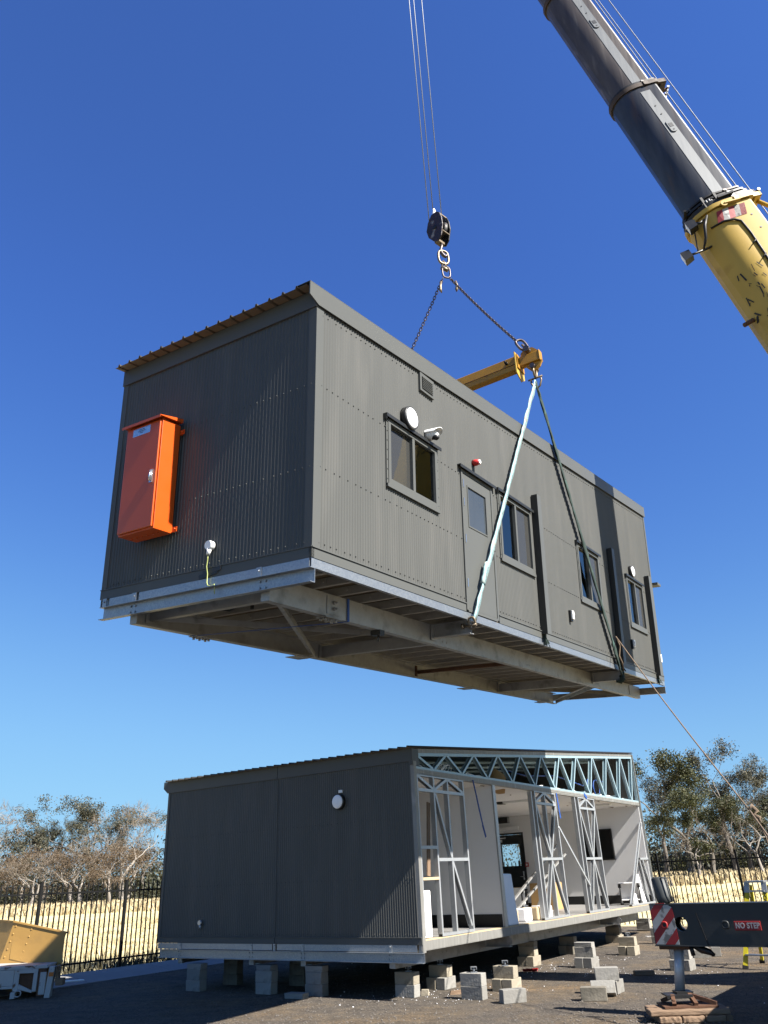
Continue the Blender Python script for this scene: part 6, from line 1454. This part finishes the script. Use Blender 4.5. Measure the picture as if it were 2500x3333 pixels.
for k in range(5):
    t = .17 + k * .19; a_, b_ = LB.lerp(LT, t), RB_.lerp(RT, t); mb = MB(); mb.bar(a_, b_, .09, .028); mb.build('step', 'alu', ld, True)
mb = MB(); mb.bar(LB.lerp(LT, .70) + bkd * .5, RB_.lerp(RT, .70) + bkd * .5, .05, .05); mb.bar(LB.lerp(LT, .72), LB.lerp(LT, .72) + bkd * .52, .02, .03); mb.bar(RB_.lerp(RT, .72), RB_.lerp(RT, .72) + bkd * .52, .02, .03); mb.build('spreader_bar', 'black', ld, True)
cu2 = bpy.data.curves.new('txt', 'FONT'); cu2.body = 'ANACH'; cu2.size = .085; cu2.extrude = .001; cu2.align_x = 'CENTER'; cu2.align_y = 'CENTER'; cu2.offset = .0015
rail_d = (RT - RB_).normalized(); fn = -bkd; sx_ = rail_d.cross(fn).normalized(); fn2 = sx_.cross(rail_d)
if fn2.dot(V((0, -1, 0))) < 0: fn2 = -fn2; sx_ = -sx_
yv = fn2.cross(rail_d)
tm = Matrix.Translation(RB_.lerp(RT, .80) + fn2 * .0175) @ Matrix((rail_d, yv, fn2)).transposed().to_4x4()
text_mesh(cu2, tm, 'rail_lettering', 'black', ld)

# =================================================================== BIN AND TRAILER (left edge)
bn = thing('tipping_bin', 'tan steel tipping bin with flared sides behind the white trailer', 'bin', (-8.2, 19.2, 0))
A1, A2 = V((-8.36, 18.75, 1.87 - .53)), V((-7.12, 18.55, 1.87 - .775))      # top edge of the face toward the camera
B1, B2 = V((-8.75, 18.85, .02)), V((-7.42, 18.62, .02))
bk_ = V((-.66, .52, .03)); le = V((-.95, .15, .06))
T1, T2 = A1 + bk_, A2 + bk_; U1, U2 = B1 + bk_ * .9 - V((0, 0, .027)), B2 + bk_ * .9 - V((0, 0, .027))
mb = MB(); mb.add([A1, A2, B2, B1, T1, T2, U2, U1], [(0, 3, 2, 1), (4, 5, 6, 7), (1, 2, 6, 5), (0, 4, 7, 3), (3, 7, 6, 2)])
ins = [v.lerp((A1 + A2 + T1 + T2) / 4, .03) for v in (A1, A2, T2, T1)]; inb = [v + V((0, 0, -.7)) for v in ins]
mb.add(ins + inb, [(0, 1, 5, 4), (1, 2, 6, 5), (2, 3, 7, 6), (3, 0, 4, 7), (4, 5, 6, 7)])
shell = mb.build('shell', 'bin', bn, True)
mb = MB()
for a, b in ((A1, A2), (A2, T2), (T2, T1), (T1, A1)): mb.bar(a, b, .05, .03)
mb.build('rim', 'bin', bn, True)
mb = MB(); fnrm = (A2 - A1).cross(B1 - A1).normalized(); fnrm = fnrm if fnrm.y < 0 else -fnrm
for k in range(8):
    for q in (.06, .36): p = A1.lerp(B1, .06 + k * .11).lerp(A2.lerp(B2, .06 + k * .11), q); mb.disc(p, fnrm, .022, .012, 8, 0, .012)
mb.build('rivet', 'bin', shell, True)
mb = MB(); mb.box(-8.3, -7.4, 18.7, 18.95, .001, .018); mb.build('skid', 'rust', bn, True)
# rear of a second face plane left of A1
tl = thing('flatbed_trailer', 'chipped white flatbed trailer corner at the left edge of the yard', 'trailer', (-8.0, 17.9, 0))
zd = 1.87 - 1.30
X_ = V((1, .12, 0)).normalized(); Y_ = V((-X_.y, X_.x, 0)); O_ = V((-7.10, 17.78, 0))
def tp(a, b, z): return O_ + X_ * a + Y_ * b + V((0, 0, z))
def tbox(mb, a0, a1, b0, b1, z0, z1): mb.hexa([tp(a, b, z) for z in (z0, z1) for a, b in ((a0, b0), (a1, b0), (a1, b1), (a0, b1))])
mb = MB(); tbox(mb, -3.2, -.02, .0, .55, zd - .06, zd); tbox(mb, -3.2, -.06, .55, 1.3, zd - .06, zd - .015); bevel(mb.build('deck', 'trailer', tl, True), .01)
mb = MB(); tbox(mb, -.14, -.02, -.035, .0, .06, zd - .12); mb.hexa([tp(-.02, -.04, .0), tp(.09, -.04, .0), tp(.09, .12, .0), tp(-.02, .12, .0), tp(.02, -.04, zd - .03), tp(.13, -.04, zd - .03), tp(.13, .12, zd - .03), tp(.02, .12, zd - .03)]); bevel(mb.build('corner_leg', 'trailer', tl, True), .01)
mb = MB(); tbox(mb, -.17, -.035, -.03, .02, .04, zd - .061); mb.build('leg_channel', 'rust', tl, True)
mb = MB(); a0, a1 = -.64, -.19
tbox(mb, a0, a1, -.02, .02, zd - .13, zd - .061); tbox(mb, a0, a0 + .10, -.021, .021, .14, zd - .1305); tbox(mb, a1 - .08, a1, -.021, .021, .12, zd - .1305); mb.hexa([tp(a0 + .1, -.02, .17), tp(a1 - .08, -.02, .10), tp(a1 - .08, .02, .10), tp(a0 + .1, .02, .17), tp(a0 + .1, -.02, .26), tp(a1 - .08, -.02, .14), tp(a1 - .08, .02, .14), tp(a0 + .1, .02, .26)])
bevel(mb.build('light_box_frame', 'trailer', tl, True), .006)
mb = MB(); tbox(mb, a0 + .05, a1 - .04, .03, .30, .12, zd - .07); mb.build('tail_box', 'rust', tl, True)
mb = MB(); tbox(mb, -3.2, a0 - .005, -.02, .03, .24, zd - .061); tbox(mb, -3.2, a0 - .005, -.025, .02, .19, .235); mb.build('side_rail', 'trailer', tl, True)
mb = MB(); tbox(mb, -.66, -.57, -.05, .05, .02, .13); mb.ring(tp(-.52, -.05, .10), Y_, .05, .06, .012, 16, 6); mb.build('hitch_hook', 'trailer', tl, True)
mb = MB(); tbox(mb, .03, .12, -.055, -.041, zd - .20, zd - .13); mb.build('side_marker', 'amber', tl, True)
mb = MB(); tbox(mb, .16, .30, .0, .20, .20, .32); tbox(mb, .14, .20, .02, .18, .25, zd - .02); mb.ring(tp(.2, -.01, zd - .08), Y_, .05, .04, .015, 14, 6); mb.build('rear_bracket', 'timber', tl, True)
mb = MB(); mb.tube([tp(-1.9, .05, .34), tp(-1.9, .07, .34), tp(-1.9, .35, .34), tp(-1.9, .38, .34)], [.28, .34, .34, .28], 24); mb.build('wheel', 'rubber', tl, True)
mb = MB(); mb.hexa([(-7.35, 19.2, .115), (-6.95, 19.45, .115), (-7.05, 19.62, .115), (-7.45, 19.4, .115), (-7.35, 19.2, .135), (-6.95, 19.45, .13), (-7.05, 19.62, .13), (-7.45, 19.4, .135)]); tag(mb.build('white_sheet_offcut', 'white'), 'thin white sheet lying on the kerb behind the trailer corner', 'sheet')

# =================================================================== LIGHT, SKY, CAMERA
elev = math.asin(SUN.z); azim = math.atan2(SUN.x, SUN.y)
wld = bpy.data.worlds.new('World'); scene.world = wld; wld.use_nodes = True; nt = wld.node_tree
sky = _n(nt, 'ShaderNodeTexSky'); sky.sky_type = 'NISHITA'; sky.sun_disc = False; sky.sun_elevation = elev; sky.sun_rotation = azim
sky.air_density = 1.0; sky.dust_density = 0.2; sky.ozone_density = 1.0; sky.altitude = 50
bg = nt.nodes['Background']; bg.inputs[1].default_value = .10
# the clear, deep blue winter sky of the photograph: response curve on the whole atmosphere
EXPO, SSTR = 1.68, .05
m1 = _n(nt, 'ShaderNodeVectorMath', operation='SCALE'); m1.inputs['Scale'].default_value = .1
cv = _n(nt, 'ShaderNodeRGBCurve'); cm_ = cv.mapping; cm_.extend = 'HORIZONTAL'; cm_.use_clip = False
for ch, pts in ((0, ((0, 0), (.0685, .048), (.0976, .066), (.301, .235), (.479, .305), (.807, .37), (1, .40))),
                (1, ((0, 0), (.114, .130), (.159, .181), (.456, .520), (.665, .625), (.905, .69), (1, .71))),
                (2, ((0, 0), (.212, .456), (.283, .600), (.645, .930), (.784, .965), (1, .99)))):
    c_ = cm_.curves[ch]
    c_.points[0].location = pts[0]; c_.points[1].location = pts[-1]
    for p in pts[1:-1]: c_.points.new(*p)
cm_.update()
m3 = _n(nt, 'ShaderNodeVectorMath', operation='SCALE'); m3.inputs['Scale'].default_value = 1 / (SSTR * 2 ** EXPO)
nt.links.new(sky.outputs[0], m1.inputs[0]); nt.links.new(m1.outputs[0], cv.inputs['Color']); nt.links.new(cv.outputs[0], m3.inputs[0])
bg.inputs[1].default_value = SSTR
nt.links.new(m3.outputs[0], bg.inputs[0])
ld_ = bpy.data.lights.new('sun', 'SUN'); ld_.energy = 5.0; ld_.angle = math.radians(.53); ld_.color = (1, .955, .88)
so_ = bpy.data.objects.new('sun', ld_); COL.objects.link(so_); so_.rotation_euler = SUN.to_track_quat('Z', 'Y').to_euler(); so_.location = SUN * 60
cam = bpy.data.cameras.new('camera'); cam.sensor_fit = 'HORIZONTAL'; cam.sensor_width = 36; cam.lens = 36 * FPX / 2500; cam.clip_end = 9000; cam.clip_start = .1
co = bpy.data.objects.new('camera', cam); COL.objects.link(co)
right = V((1, 0, 0)); up = V((0, -math.sin(TH), math.cos(TH))); dv = V((0, math.cos(TH), math.sin(TH)))
cx = right * math.cos(RO) - up * math.sin(RO); cy = right * math.sin(RO) + up * math.cos(RO)
co.matrix_world = Matrix.Translation((0, 0, CAMH)) @ Matrix((cx, cy, -dv)).transposed().to_4x4()
scene.camera = co
vs_ = scene.view_settings; vs_.view_transform = 'Standard'; vs_.look = 'None'; vs_.exposure = EXPO; vs_.gamma = 1
